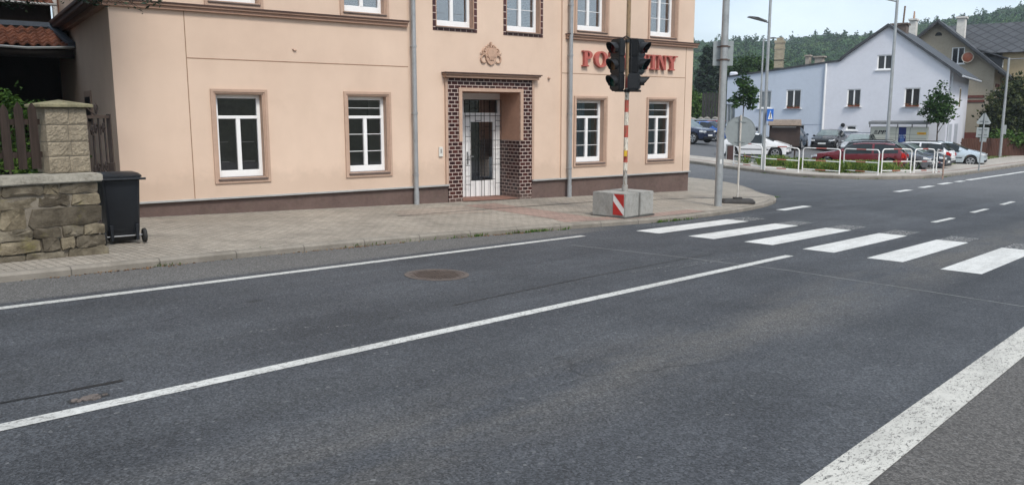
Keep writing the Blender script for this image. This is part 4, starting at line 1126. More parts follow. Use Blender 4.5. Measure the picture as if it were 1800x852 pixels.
# ================================================================== ISLAND: RAILINGS, LAMPS, SIGNS, PLANTS
def P3(px, py, dz=0.): 
    q = at(px, py, dz); return np.array([q[0], q[1], gz(q[0], q[1])+dz])
RW = NT('red_white_rail'); _sp = RW.node('ShaderNodeAttribute', _attribute_name='band'); _n = RW.ramp(RW.noise(9, 6, .7), [(.56, 0.), (.7, 1.)])
_c = RW.mix(_sp.outputs['Fac'], (.78, .77, .75), (.42, .13, .11)); _c = RW.mix(RW.math('MULTIPLY', _n, .35), _c, (.32, .20, .14)); RW.set(_c, .5, spec=.35); RW = RW.m
RUSTY = mat('rusty_rail', (.33, .22, .17), .7, .45, 6)
def barrier(a, b, label, h=1.06, rusty=False):
    L = math.dist(a[:2], b[:2]); ang = math.atan2(b[1]-a[1], b[0]-a[0])
    t = thing('guard_railing', label, 'railing', a, ang, 'red and white railings along the island kerb')
    r = .026; c = .13; dz = b[2]-a[2]
    arc = lambda cx, cz, t0, t1: [(cx+c*math.cos(t0+(t1-t0)*k/6), 0, cz+c*math.sin(t0+(t1-t0)*k/6)) for k in range(7)]
    hoop = [(0, 0, -.05)]+arc(c, h-c, math.pi, math.pi/2)+[(L*.36, 0, h), (L*.361, 0, h), (L*.64, 0, h), (L*.641, 0, h)]+arc(L-c, h-c+dz, math.pi/2, 0)+[(L, 0, dz-.05)]
    def banded(o, n, on):
        at2 = o.data.attributes.new('band', 'FLOAT', 'POINT'); v = np.zeros(len(o.data.vertices), np.float32)
        for i in range(len(v)): v[i] = 1. if (i//n) in on else 0.
        at2.data.foreach_set('value', v)
    o = MB().path(hoop, r, 10).build('hoop', RW, t, smooth='auto', fix=False); banded(o, 10, (9, 10))
    for z in (.52, .12):
        pts = [(r, 0, z), (L*.36, 0, z+dz*.36), (L*.361, 0, z+dz*.36), (L*.64, 0, z+dz*.64), (L*.641, 0, z+dz*.64), (L-r, 0, z+dz)]
        o = MB().path(pts, r*.8, 8).build('cross_rail', RW, t, smooth='auto', fix=False); banded(o, 8, (2, 3))
    return t
posts = [((1289, 291), (1338, 298)), ((1344, 299), (1403, 303.5)), ((1410, 301.5), (1475, 306)), ((1482, 303.5), (1543, 308)), ((1549, 305), (1600, 304.5)), ((1606, 304.5), (1640, 304)), ((1645, 304.5), (1657, 309))]
labs = ['white railing section between the round sign and the slim island lamp post', 'white railing section right of the lamp post with the blue crossing sign', 'white railing section in front of the red car bonnet', 'white railing section in front of the middle of the red estate car',
        'white railing section in front of the red tail lamp of the red estate', 'white railing section in front of the dark grey car bumper', 'short narrow end section of railing with a rusty last post']
PB = []
for (a, b), l in zip(posts, labs):
    PB.append(barrier(P3(*a, IH), P3(*b, IH), l))
# rusty last post
e0 = PB[-1]; L_ = math.dist(P3(1645, 304.5, IH)[:2], P3(1657, 309, IH)[:2])
MB().tube((L_, 0, -.12), (L_, 0, .92), .031, n=10).build('rusty_post', RUSTY, e0)

def luminaire(m, M, L=.62, w=.26):
    V0 = [(-.05, -w*.25, 0), (L, -w*.5, .03), (L, w*.5, .03), (-.05, w*.25, 0), (-.05, -w*.25, .07), (L*.55, -w*.5, .10), (L, -w*.4, .06), (L, w*.4, .06), (L*.55, w*.5, .10), (-.05, w*.25, .07)]
    m.add([tuple(M @ Vector(q)) for q in V0], [(3, 2, 1, 0), (0, 1, 6, 5, 4), (2, 3, 9, 8, 7), (1, 2, 7, 6), (4, 5, 8, 9), (5, 6, 7, 8), (0, 4, 9, 3)])
LGREY = mat('luminaire_grey', (.16, .165, .17), .5, .1, 4)
q = P3(1340, 297.5, IH); hh = 9.2
l1 = thing('lamp_post', 'tall slim lamp post carrying a blue crossing sign on the island kerb', 'lamp post', q)
MB().tube((0, 0, 0), (0, 0, hh), .085, .055, n=14).build('pole', GALV, l1, smooth='auto')
zl = 5.82-q[2]
m = MB(); m.tube((0, 0, zl), (-.22, -.02, zl+.05), .03); luminaire(m, Matrix.Translation((-.2, -.02, zl+.03)) @ Mz(R_(186)) @ Matrix.Rotation(-.22, 4, 'Y'), .80, .36); m.build('luminaire', LGREY, l1)
m = MB(); m.tube((0, 0, hh-.1), (1.3, -1.0, hh+.1), .03); luminaire(m, Matrix.Translation((1.3, -1., hh+.08)) @ Mz(-.65)); m.build('luminaire', LGREY, l1)
z0 = 1.50-q[2]; z1 = 2.04-q[2]
sg = MB().box(-.27, .27, -.012, 0, z0, z1).build('crossing_sign', mat('sign_blue', (.02, .12, .46), .4, .06, 3), l1); sg.location = (.20, -.10, 0); sg.rotation_euler = (0, 0, R_(42))
m = MB(); zc = (z0+z1)/2; m.prism([(-.20, z0+.08), (.20, z0+.08), (0, z1-.07)], -.016, -.011); sw2 = m.build('white_triangle', WPL, sg)
m = MB(); m.sphere((.0, -.02, zc+.08), .03); m.prism([(-.03, zc-.06), (.03, zc-.06), (.03, zc+.05), (-.03, zc+.05)], -.021, -.0165); m.prism([(-.03, zc-.06), (-.0, zc-.06), (-.05, zc-.16), (-.08, zc-.16)], -.0205, -.0165); m.prism([(0, zc-.06), (.03, zc-.06), (.09, zc-.16), (.06, zc-.16)], -.0205, -.0165)
m.build('walking_figure', BLACK, sw2 if False else sg)

# thin pole farther back
q = P3(1333, 262); 
l2 = thing('lamp_post', 'thin pale pole just left of the crossing sign post', 'lamp post', q)
ht = 1.7+ (205-74)/1400*q[1]-q[2]
m = MB(); m.tube((0, 0, 0), (0, 0, ht), .075, .05, n=10); m.build('pole', GALV, l2)
m = MB(); m.tube((0, 0, ht-.1), (.35, 0, ht), .025); luminaire(m, Matrix.Translation((.3, 0, ht)), .6); m.build('luminaire', LGREY, l2)

q = P3(1556, 295, .05)
l3 = thing('lamp_post', 'tall grey lamp post behind the railings in front of the gabled house', 'lamp post', q)
MB().tube((0, 0, 0), (0, 0, 9.5), .105, .07, n=14).build('pole', GALV, l3, smooth='auto')
zl = 7.98-q[2]
m = MB(); m.tube((0, 0, zl-.1), (-1.0, -.3, zl+.02), .035); luminaire(m, Matrix.Translation((-.85, -.26, zl-.0)) @ Mz(R_(197)), .85, .34); m.build('luminaire', LGREY, l3)

q = P3(1757, 279.5)
l4 = thing('lamp_post', 'grey lamp post with an arm in front of the thuja hedge', 'lamp post', q)
hh = 1.7+(205-108)/1400*q[1]*1.0-q[2]
MB().tube((0, 0, 0), (0, 0, hh+.1), .10, .07, n=12).build('pole', GALV, l4, smooth='auto')
m = MB(); m.tube((0, 0, hh), (2.4, -.6, hh+.12), .035); luminaire(m, Matrix.Translation((2.3, -.6, hh+.1)) @ Mz(-.25), .8); m.build('luminaire', LGREY, l4)
m = MB(); m.box(-.02, .35, .11, .13, 1.75, 2.4); m.build('sign_plate', GREY, l4)

q = P3(1720, 301, IH)
s5 = thing('road_sign', 'grey backs of a triangular and a square sign on one leaning pole', 'road sign', q); s5.rotation_euler = (0, R_(1.6), 0)
MB().tube((0, 0, 0), (0, 0, 2.95), .033, n=10).build('pole', GALV, s5)
m = MB(); m.prism([(-.38, 2.46), (.38, 2.46), (.06, 2.92), (-.06, 2.92)], .04, .05); m.prism([(-.38, 2.46), (.38, 2.46), (.30, 2.38), (-.30, 2.38)], .04, .05); m.build('triangle_plate', GREY, s5)
m = MB(); m.box(-.32, .32, .04, .05, 1.72, 2.22); m.build('square_plate', GREY, s5)
MB().box(-.1, .24, .04, .05, 1.5, 1.70).build('small_plate', GREY, s5)
m = MB()
for z in (1.85, 2.1, 2.52): m.box(-.22, .22, .025, .04, z-.02, z+.02)
m.build('clamp', mat('clamp_dark', (.13, .14, .15), .6), s5)

# notice board
q = P3(1377, 281); 
nb_ = thing('notice_board', 'dark brown wooden notice board with a small roof among the parked cars', 'notice board', q, R_(-14))
BRW = mat('dark_brown_wood', (.040, .026, .022), .7, .25, 3)
m = MB(); m.box(-.86, -.78, -.05, .05, 0, 2.0); m.box(.56, .64, -.05, .05, 0, 2.0); m.build('post', BRW, nb_)
MB().box(-.84, .84, -.07, .07, .78, 1.98).build('board', BRW, nb_)
MB().box(-.72, .60, -.079, -.072, 1.86, 1.92).build('light_strip', mat('strip_grey', (.45, .45, .44)), nb_)
m = MB(); m.prism([(-.35, 1.98), (.35, 1.98), (.30, 2.08), (0, 2.32), (-.30, 2.08)], -.92, .86, 'x'); m.build('roof', mat('roof_shingle', (.20, .16, .13), .9, .3, 4), nb_)
# litter bin
q = P3(1283.5, 283, .05)
lb = thing('litter_bin', 'small brown litter bin under the round sign', 'litter bin', q, R_(-10))
m = MB(); m.box(-.19, .17, -.16, .16, .0, .80); m.build('bin_body', mat('bin_brown', (.060, .030, .028), .6, .2, 5), lb, bevel=.03)
m = MB(); m.box(-.22, -.195, -.17, .17, 0, .88); m.box(-.19, .17, -.17, .17, .81, .87); m.build('bin_frame', GALV, lb)

# grass bed behind the railings (blades: nobody could count them)
def blades(name, pts, h, w, mt, lean=.35, parent=None):
    n = len(pts); a = nprng.uniform(0, 6.283, n); hh = h*nprng.uniform(.5, 1.25, n)
    d = np.stack([np.cos(a), np.sin(a)], 1); ww = w*nprng.uniform(.6, 1.4, n)
    pr = np.stack([-d[:, 1], d[:, 0]], 1); le = hh*lean*nprng.uniform(.2, 1.6, n)
    B = np.array(pts, float); V = np.zeros((n, 4, 3))
    V[:, 0, :2] = B[:, :2]-pr*ww[:, None]/2; V[:, 1, :2] = B[:, :2]+pr*ww[:, None]/2
    V[:, 2, :2] = B[:, :2]+d*le[:, None]+pr*ww[:, None]*.35; V[:, 3, :2] = B[:, :2]+d*le[:, None]-pr*ww[:, None]*.35
    V[:, :2, 2] = B[:, None, 2]-.01; V[:, 2:, 2] = (B[:, 2]+hh)[:, None]
    t = np.repeat(nprng.uniform(0, 1, n), 4)
    o = mesh_np(name, V.reshape(-1, 3), np.arange(4*n).reshape(n, 4), mt, parent, t); return o
GRASS = foliage_mat('daylily_leaves', (.030, .080, .014), (.10, .19, .028), (.27, .28, .07))
pts = []; mounds = []
for i, p in enumerate(KI):
    a = KI[max(0, i-1)]; b = KI[min(len(KI)-1, i+1)]; d = math.hypot(b[0]-a[0], b[1]-a[1]); n = (-(b[1]-a[1])/d, (b[0]-a[0])/d)
    if not (33 < p[0] < 41.2 and 10.0 < p[1] < 21.2): continue
    for k in range(7):
        w = 2.3+1.6*rnd.random(); mounds.append((p[0]+n[0]*w+rnd.gauss(0, .2), p[1]+n[1]*w+rnd.gauss(0, .2), rnd.uniform(.15, .55), rnd.random()))
mounds = [q for q in mounds if q[1] > 12.0 and q[1] < 14.3+max(0, 40.5-q[0])*1.5]
bp, bt = [], []
for (s, t, h, c) in mounds:
    for k in range(26):
        s2, t2 = s+rnd.gauss(0, .16), t+rnd.gauss(0, .16); bp.append((*xy(s2, t2), gst(s2, t2)+.1+rnd.random()*h)); bt.append(min(1, max(0, c+rnd.gauss(0, .1))))
    for k in range(34):
        s2, t2 = s+rnd.gauss(0, .13), t+rnd.gauss(0, .13); pts.append((*xy(s2, t2), gst(s2, t2)+.1))
V1, F1, T1 = leaf_quads(np.array(bp), .16, np.array(bt), .8, .45)
n_ = len(pts); B_ld = np.array(pts)
def blade_arrays(B, h, w, lean):
    n = len(B); a = nprng.uniform(0, 6.283, n); hh = h*nprng.uniform(.4, 1.3, n); d = np.stack([np.cos(a), np.sin(a)], 1); ww = w*nprng.uniform(.6, 1.4, n)
    pr = np.stack([-d[:, 1], d[:, 0]], 1); le = hh*lean*nprng.uniform(.2, 1.6, n); V = np.zeros((n, 4, 3))
    V[:, 0, :2] = B[:, :2]-pr*ww[:, None]/2; V[:, 1, :2] = B[:, :2]+pr*ww[:, None]/2
    V[:, 2, :2] = B[:, :2]+d*le[:, None]+pr*ww[:, None]*.3; V[:, 3, :2] = B[:, :2]+d*le[:, None]-pr*ww[:, None]*.3
    V[:, :2, 2] = B[:, None, 2]-.01; V[:, 2:, 2] = (B[:, 2]+hh)[:, None]; return V.reshape(-1, 3)
V2 = blade_arrays(B_ld, .42, .035, .75); T2 = np.repeat(np.clip(nprng.normal(.62, .25, n_), 0, 1), 4)
tag(mesh_np('bed_plants', np.concatenate([V1, V2]), np.concatenate([F1, np.arange(4*n_).reshape(n_, 4)+len(V1)]), GRASS, None, np.concatenate([T1, T2])), 'strip of long leaved green plants behind the railings', 'planting', kind='stuff')
VERGE = foliage_mat('verge_grass', (.05, .10, .015), (.10, .16, .03), (.18, .22, .06))
pts = []
for k in range(9000):
    px = rnd.uniform(1725, 1800); q = None
    s, t = rnd.uniform(49, 72), rnd.uniform(13.9, 15.4); pts.append((*xy(s, t), gst(s, t)))
tag(blades('verge_grass', pts, .16, .05, VERGE), 'short green grass verge in front of the brown fence', 'grass', kind='stuff')
# weeds and litter along the near kerb
WEED = foliage_mat('weed_leaves', (.03, .085, .010), (.07, .16, .02), (.16, .20, .05))
pts = []
for c, t0, n in ((4.1, 9.80, 30), (6.9, 9.74, 60), (7.1, 9.72, 70), (7.5, 9.70, 40), (7.9, 9.66, 50), (8.3, 9.62, 50), (8.75, 9.55, 40), (9.2, 9.48, 70), (9.9, 9.36, 40), (10.3, 9.30, 60), (10.6, 9.26, 45), (11.0, 9.18, 30), (13.6, 8.80, 60), (14.1, 8.76, 60), (14.6, 8.74, 30), (22.0, 10.4, 40)):
    for k in range(n): s, t = c+rnd.gauss(0, .12), t0-.015+rnd.gauss(0, .012); pts.append((*xy(s, t), gst(s, t)))
for p in KI:
    if 33 < p[0] < 46 and p[1] < 17 and rnd.random() < .5:
        for k in range(rnd.randrange(8, 40)): s, t = p[0]+rnd.gauss(0, .15), p[1]+rnd.gauss(0, .04)-.03; pts.append((*xy(s, t), gst(s, t)))
tag(blades('kerb_weeds', pts, .045, .013, WEED, .9), 'small green weeds growing in the gutter along the kerb', 'weeds', kind='stuff')
pts = []
for k in range(900):
    s = rnd.uniform(1.5, 11.5); kk = [p for p in KN if abs(p[0]-s) < .6]; t = np.interp(s, [p[0] for p in KN[:120]], [p[1] for p in KN[:120]])-abs(rnd.gauss(0, .05))-.01
    if rnd.random() < .5+.5*math.sin(s*2.1): pts.append((*xy(s, t), gst(s, t)+.006))
V, Fq, T = leaf_quads(np.array(pts), .03, nprng.uniform(0, 1, len(pts)), flat=.25)
LITTER = foliage_mat('dry_litter', (.10, .045, .02), (.17, .09, .045), (.24, .16, .09), .9, .1)
tag(mesh_np('leaf_litter', V, Fq, LITTER, None, T), 'dry brown leaf litter lying in the gutter', 'leaves', kind='stuff')
q = xy(5.47, 9.86); w_ = thing('kerb_weed', 'single bright green leafy weed at the kerb edge', 'weed', (q[0], q[1], gst(5.47, 9.86)))
P, T = cloud(ell((0, 0, .05), (.09, .09, .04), .1), 8, 4, .02); V, Fq, T = leaf_quads(P, .055, T, .4, .8)
mesh_np('leaves', V, Fq, WEED, w_, T)

# ================================================================== PARKED CARS
TYRE = mat('tyre', (.014, .014, .015), .8, .2, 8); RIM = mat('alloy_rim', (.42, .43, .44), .3, .06, 4, metal=.7); RIMD = mat('rim_dark', (.03, .03, .032), .5)
CGL = mat('car_glass', (.014, .019, .021), .06, .25, 1.5, spec=.5); CGLL = mat('car_windscreen', (.16, .20, .20), .06, .3, 1.3, spec=.9)
HLM = mat('headlight_glass', (.66, .68, .70), .12, .2, 9, spec=.8); TLM = mat('taillight_red', (.38, .012, .010), .15, .12, 6, spec=.7); TRIMB = mat('car_black_trim', (.016, .016, .017), .55, .2, 5)
PLATE = mat('number_plate_white', (.70, .71, .70), .4); CHR = mat('chrome', (.55, .56, .57), .15, .05, 3, metal=.9)
def car(label, pos, az, paint, kind='hatch', L=4.1, W=1.75, H=1.46, rails=False, light_ws=False, group='cars parked on the lot'):
    """x forward; profile stations lofted into one body; glass and lamps are panels of their own"""
    c = thing('parked_car', label, 'car', pos, R_(90-az), group)
    hood = {'hatch': 1.0, 'wagon': 1.15, 'sedan': 1.2, 'short': .82, 'suv': 1.15, 'mpv': .95}[kind]
    zs = {'suv': .16, 'mpv': .04}.get(kind, 0.)
    cw, rf = hood, hood+.85
    xr, xg, zg, zt = {'hatch': (L-.75, L-.18, .98, .90), 'short': (L-.7, L-.16, .98, .90), 'wagon': (L-.55, L-.12, .98, .90), 'mpv': (L-.6, L-.12, 1.0, .92), 'suv': (L-.8, L-.15, 1.1, 1.0), 'sedan': (L-1.35, L-.72, 1.03, .98)}[kind]
    prof = [(0, .60+zs), (.03, .70+zs), (.12, .78+zs), (.4, .87+zs), (cw, 1.0+zs*.9), (rf, H-.05), (rf+.5, H), (xr-.5, H-.01), (xr, H-.06), (xg, zg), (L-.05, zt-.02), (L, .70)]
    px_, pz_ = zip(*prof)
    fx, rx, wr = (.70 if kind == 'short' else .80), L-.74, .315+zs*.3
    X = sorted(set([round(v, 3) for v in np.linspace(0, L, 45)]+[round(v, 3) for v in (.03, .06, .12, .3, cw, rf, xr, xg, L-.05, (rf+xr)/2-.05, (rf+xr)/2+.05, cw+.45, xr+.18)]))
    secs = []
    for x in X:
        zt_ = float(np.interp(x, px_, pz_)); belt = .80+zs*.8+.14*x/L
        zb = .22+zs*.5
        e = abs(x-L/2)/(L/2); w = W/2*(1-.13*e**5-.02*e)
        for ax in (fx, rx):
            q = (wr+.065)**2-(x-ax)**2
            if q > 0: zb = max(zb, wr+math.sqrt(q))
        ed = min(x, L-x); w *= 1-.22*max(0., 1-ed/.26)**2
        if ed < .1: zb += .08
        zbelt = min(belt, zt_-.012); k = max(0., zt_-zbelt); wt = w*(1-.30*min(1, k/(H-.86)))if k > .03 else w*.96
        zmid = max(.58+zs*.5, zb+.035); zmid = min(zmid, zbelt-.02)
        h = [(0, zb), (w*.9, zb), (w*.985, min(zb+.03, zmid-.01)), (w, zmid), (w*.985, zbelt), (wt, zt_-min(.05, k*.3)), (wt*.86, zt_), (0, zt_+.012)]
        secs.append([(L/2-x, y, z) for y, z in h]+[(L/2-x, -y, z) for y, z in h[-2:0:-1]])
    n = len(secs[0]); m = MB(); m.v = [q for s in secs for q in s]
    NB = len(X)
    m.f = [(i*n+k, i*n+(k+1) % n, (i+1)*n+(k+1) % n, (i+1)*n+k) for i in range(NB-1) for k in range(n)]+[tuple(range(n)), tuple((NB-1)*n+k for k in range(n-1, -1, -1))]
    m.build('body', paint, c, smooth='auto')
    def panel(name, bands, x0, x1, mt, off=.007, skip=(), f=None):
        p = MB()
        for i in range(NB-1):
            if X[i] < x0-1e-3 or X[i+1] > x1+1e-3: continue
            if any(a-1e-3 <= X[i] and X[i+1] <= b+1e-3 for a, b in skip): continue
            for b in bands:
                q = [Vector(secs[i][b]), Vector(secs[i][(b+1) % n]), Vector(secs[i+1][(b+1) % n]), Vector(secs[i+1][b])]
                if f:
                    lo, hi = f if q[1].z > q[0].z else (1-f[1], 1-f[0])
                    q = [q[0].lerp(q[1], lo), q[0].lerp(q[1], hi), q[3].lerp(q[2], hi), q[3].lerp(q[2], lo)]
                cc = sum(q, Vector())/4; nr = (q[2]-q[0]).cross(q[3]-q[1])
                if nr.length < 1e-7: continue
                nr.normalize(); 
                if nr.dot(cc-Vector((cc.x*.7, 0, .55))) < 0: nr = -nr
                p.quad(*[tuple(v+nr*off) for v in q])
        if p.f: return p.build(name, mt, c, smooth=False)
    mid = (rf+xr)/2
    for b in (4, 9): panel('side_window', (b,), cw+.45 if kind != 'mpv' else cw+.3, xr+.18, CGL, skip=((mid-.05, mid+.05),))
    panel('windscreen', (5, 6, 7, 8), cw, rf, CGLL if light_ws else CGL); panel('rear_window', (5, 6, 7, 8), xr, xg, CGL)
    for b in (3, 10): panel('headlight', (b,), 0, .30, HLM, .012, f=(.45, .95))
    for b in (3, 10): panel('taillight', (b,), L-.26, L, TLM, .012, f=(.35, 1.))
    for s in (-1, 1):
        MB().box(L/2-.03, L/2+.012, s*.60-.15, s*.60+.13, .64+zs*.8, .735+zs*.9).build('headlight', HLM, c, bevel=.01)
        MB().box(-L/2-.012, -L/2+.05, s*.60-.12, s*.60+.10, .68+zs*.6, .84+zs*.7).build('taillight', TLM, c, bevel=.01)
    m = MB(); m.box(L/2-.06, L/2+.014, -.42, .42, .60+zs, .70+zs); m.build('grille', TRIMB, c, bevel=.01)
    m = MB(); m.box(L/2-.12, L/2+.010, -.70, .70, .26+zs*.5, .40+zs*.5); m.box(-L/2-.010, -L/2+.12, -.72, .72, .26+zs*.5, .42+zs*.5); m.build('bumper_trim', TRIMB, c, bevel=.02)
    MB().box(L/2+.012, L/2+.022, -.26, .26, .43+zs*.5, .54+zs*.5).build('number_plate', PLATE, c); MB().box(-L/2-.022, -L/2-.012, -.26, .26, .55+zs*.5, .66+zs*.5).build('number_plate', PLATE, c)
    m = MB(); m.box(-L/2+1.25, L/2-cw-.25, W/2*.97, W/2+.006, .50+zs*.5, .545+zs*.5); m.box(-L/2+1.25, L/2-cw-.25, -W/2-.006, -W/2*.97, .50+zs*.5, .545+zs*.5)
    m.build('side_strip', TRIMB, c)
    for s in (-1, 1):
        MB().sphere((L/2-cw-.42, s*(W/2+.06), .98+zs), .095, 8, 6, (.7, 1., .75)).build('mirror', paint, c, smooth=True)
        MB().box(L/2-mid-.25, L/2-mid-.10, s*(W/2-.004), s*(W/2+.018), .80+zs*.7, .825+zs*.7) .build('door_handle', paint, c)
        for ax in (fx, rx):
            y = s*(W/2-.09)
            w_ = MB().disc((L/2-ax, y, wr), wr, (0, 1, 0), .19, 28).build('wheel', TYRE, c, bevel=.03)
            r = MB(); r.disc((L/2-ax, y+s*.092, wr), wr*.68, (0, 1, 0), .012, 24); ro = r.build('rim', RIMD, w_)
            r = MB()
            for k in range(5):
                a = 6.283*k/5+.3; r.box(0, wr*.66, -.007, .007, -.035, .035, Matrix.Translation((L/2-ax, y+s*.102, wr)) @ Matrix.Rotation(a, 4, 'Y'))
            r.path([(L/2-ax+wr*.66*math.cos(t), y+s*.100, wr+wr*.66*math.sin(t)) for t in np.linspace(0, 6.283, 25)[:-1]], .016, 6, True)
            r.build('spokes', RIM, w_)
    # dark underbody so that light does not pass below
    MB().box(-L/2+.35, L/2-.35, -W/2+.2, W/2-.2, .17+zs*.4, .40).build('underbody', TRIMB, c)
    if rails:
        for s in (-1, 1): MB().path([(L/2-rf-.15, s*W*.345, H-.02), (L/2-rf-.3, s*W*.345, H+.045), (L/2-xr+.25, s*W*.345, H+.045), (L/2-xr+.1, s*W*.345, H-.02)], .016, 6).build('roof_rail', TRIMB, c)
    return c
def gp(x, y): return (x, y, gz(x, y))
NAVY = car_paint('navy_paint', (.012, .020, .055)); BLUE = car_paint('blue_paint', (.02, .10, .38)); REDP2 = car_paint('bright_red_paint', (.42, .02, .03)); WHT = car_paint('white_paint', (.72, .72, .73), 0.)
TEAL = car_paint('slate_blue_paint', (.035, .065, .105)); BLK = car_paint('black_paint', (.012, .012, .013)); SILV = car_paint('silver_paint', (.50, .52, .53), .5); WINE = car_paint('wine_red_paint', (.135, .007, .014)); GRAPH = car_paint('graphite_paint', (.13, .135, .15), .5)
BLK2 = car_paint('blue_black_paint', (.030, .036, .050), .4); ICE = car_paint('ice_silver_paint', (.55, .62, .66), .45)
car('dark navy off-roader nosing out beyond the corner building', gp(12.35, 58.3), 138, NAVY, 'suv', 4.75, 1.9, 1.72, light_ws=True)
car('bright blue hatchback parked beside the navy off-roader', gp(15.4, 62.4), 140, BLUE, 'hatch', 4.2, 1.78, 1.48)
car('bright red car mostly hidden behind the blue hatchback', gp(17.6, 66.5), 118, REDP2, 'hatch', 4.2, 1.78, 1.5)
car('white three door hatchback parked behind the round sign', gp(14.15, 46.6), 116, WHT, 'short', 3.85, 1.68, 1.43)
car('slate blue car half hidden behind the notice board', gp(19.6, 56.2), 28, TEAL, 'hatch', 4.2, 1.72, 1.48)
car('black saloon facing the camera right of the notice board', gp(22.7, 57.4), 214, BLK, 'sedan', 4.5, 1.72, 1.42, light_ws=True)
car('silver car with pale windscreen behind the red estate', gp(23.3, 53.8), 214, SILV, 'hatch', 4.2, 1.74, 1.50, light_ws=True)
car('wine red estate car parked behind the railings', gp(18.1, 41.7), 301, WINE, 'wagon', 4.5, 1.76, 1.42, rails=True)
car('graphite estate car nosing out behind the red estate', gp(20.4, 43.6), 131, GRAPH, 'wagon', 4.7, 1.80, 1.58, rails=True, light_ws=True)
car('blue-black saloon between the graphite car and the white estate', gp(22.4, 45.7), 131, BLK2, 'wagon', 4.6, 1.8, 1.47, light_ws=True)
car('white estate car with red tail lamp and black roof rails', gp(23.9, 48.1), 311, WHT, 'wagon', 4.7, 1.8, 1.46, rails=True)
car('ice silver car parked nearest the brown board fence', gp(27.0, 49.8), 123, ICE, 'hatch', 4.4, 1.76, 1.46)
# ================================================================== HOUSES BEHIND
def gable_wall(mb, pts, z0, ops, y=0.):
    """wall under the roofline pts [(u,z)..] with rectangular openings"""
    us = sorted({p[0] for p in pts} | {q for o in ops for q in o[:2]})
    zf = lambda u: float(np.interp(u, [p[0] for p in pts], [p[1] for p in pts]))
    for a, b in zip(us[:-1], us[1:]):
        if b-a < 1e-4: continue
        cuts = sorted([o for o in ops if o[0] <= (a+b)/2 <= o[1]], key=lambda o: o[2]); lo = z0
        for o in cuts: mb.quad((a, y, lo), (b, y, lo), (b, y, o[2]), (a, y, o[2])); lo = o[3]
        mb.quad((a, y, lo), (b, y, lo), (b, y, zf(b)), (a, y, zf(a)))
HPANE = mat('house_pane', (.022, .024, .028), .08, .4, 1.5, spec=.6); HPANEL = mat('house_pane_pale', (.16, .18, .19), .12, .3, 1.5, spec=.6)
def hwin(parent, a, b, c, d, flowers=False, half=True, sill=True, pale=False, y=0., mt=WHITE):
    m = MB(); f = .07
    m.box(a, a+f, y+.06, y+.16, c, d); m.box(b-f, b, y+.06, y+.16, c, d); m.box(a+f, b-f, y+.06, y+.16, d-f, d); m.box(a+f, b-f, y+.06, y+.16, c, c+f)
    x = (a+b)/2
    if half: m.box(x-.045, x+.045, y+.055, y+.15, c+f, d-f)
    # reveals
    for q in ((a, c, d), (b, c, d)): m.quad((q[0], y, q[1]), (q[0], y, q[2]), (q[0], y+.1, q[2]), (q[0], y+.1, q[1]))
    m.quad((a, y, d), (b, y, d), (b, y+.1, d), (a, y+.1, d))
    w = m.build('window', mt, parent)
    m = MB(); m.quad((a+.03, y+.11, c+.03), (b-.03, y+.11, c+.03), (b-.03, y+.11, d-.03), (a+.03, y+.11, d-.03)); m.build('pane', HPANEL if pale else HPANE, w, fix=False)
    if sill: MB().box(a-.12, b+.12, y-.10, y+.06, c-.08, c-.0).build('sill', mt, w)
    if flowers:
        MB().box(a+.12, b-.02, y-.20, y-.10, c-.02, c+.07).build('flower_box', mat('terracotta_box', (.30, .09, .05), .8, .3, 6), w)
        P = np.stack([nprng.uniform(a+.1, b, 60), nprng.uniform(y-.25, y-.08, 60), nprng.uniform(c+.04, c+.17, 60)], 1); V, Fq, T = leaf_quads(P, .10, nprng.uniform(0, 1, 60)); mesh_np('flowers', V, Fq, foliage_mat('flowers', (.03, .07, .02), (.10, .10, .03), (.35, .08, .06)) if 'flowers' not in bpy.data.materials else bpy.data.materials['flowers'], w, T)
    return w
LAV = mat('lavender_plaster', (.640, .650, .705), .9, .05, .5, .2, 80); LAVB = mat('blue_grey_plaster', (.480, .530, .610), .9, .05, .5, .2, 80); WHP = mat('white_plaster', (.62, .63, .69), .9, .05, .6)
SLATE = NT('slate_roof'); _c = SLATE.ramp(SLATE.noise(2.2, 6, .7), [(.3, (.030, .033, .038)), (.7, (.075, .080, .088))]); SLATE.set(_c, .6, spec=.35); SLATE = SLATE.m
def corner(px, py, Y):
    r = ray(px, py); P = CAM+r*(Y/r[1]); return P
Rc = corner(1659, 262, 55.); HA = R_(-36); HP = Plane(Rc, HA); hz0 = gz(Rc[0], Rc[1])
lav = thing('lavender_house', 'pale lavender gabled house with a lower blue grey annex', 'house', (Rc[0], Rc[1], 0), HA)
U = lambda px, py, off=0.: HP.uz(px, py, off)
def rect(x0, y0, x1, y1, off=0.):
    a = U(x0, y0, off); b = U(x1, y1, off); return (a[0], b[0], b[1], a[1])
apex = U(1562, 47); jl = U(1453, 111); jm = U(1477, 108); rtop = (0., U(1668, 122)[1]); anL = U(1281, 136)
opsM = [rect(1543, 97, 1568, 122), rect(1490, 157, 1512, 187), rect(1591, 155, 1616, 187), rect(1488, 221, 1505, 229)]
m = MB(); gable_wall(m, [(jl[0], jl[1]), jm, U(1490, 97), apex, rtop], hz0-1, opsM)
gd = 10.
m.build('wall', LAV, lav, fix=False)
m = MB(); opsA = [rect(1335, 160, 1355, 190), rect(1383, 158, 1407, 190), rect(1277, 183, 1291, 218), rect(1319, 223, 1333, 232), rect(1404, 219, 1413, 245)]
gable_wall(m, [(anL[0], anL[1]), (jl[0], jl[1])], hz0-1, opsA, .0)
m.quad((anL[0], 8, hz0-1), (anL[0], 0, hz0-1), (anL[0], 0, anL[1]), (anL[0], 8, anL[1])); m.quad((jl[0], 9, anL[1]), (anL[0], 8, anL[1]), (anL[0], 8, hz0-1), (jl[0], 9, hz0-1))
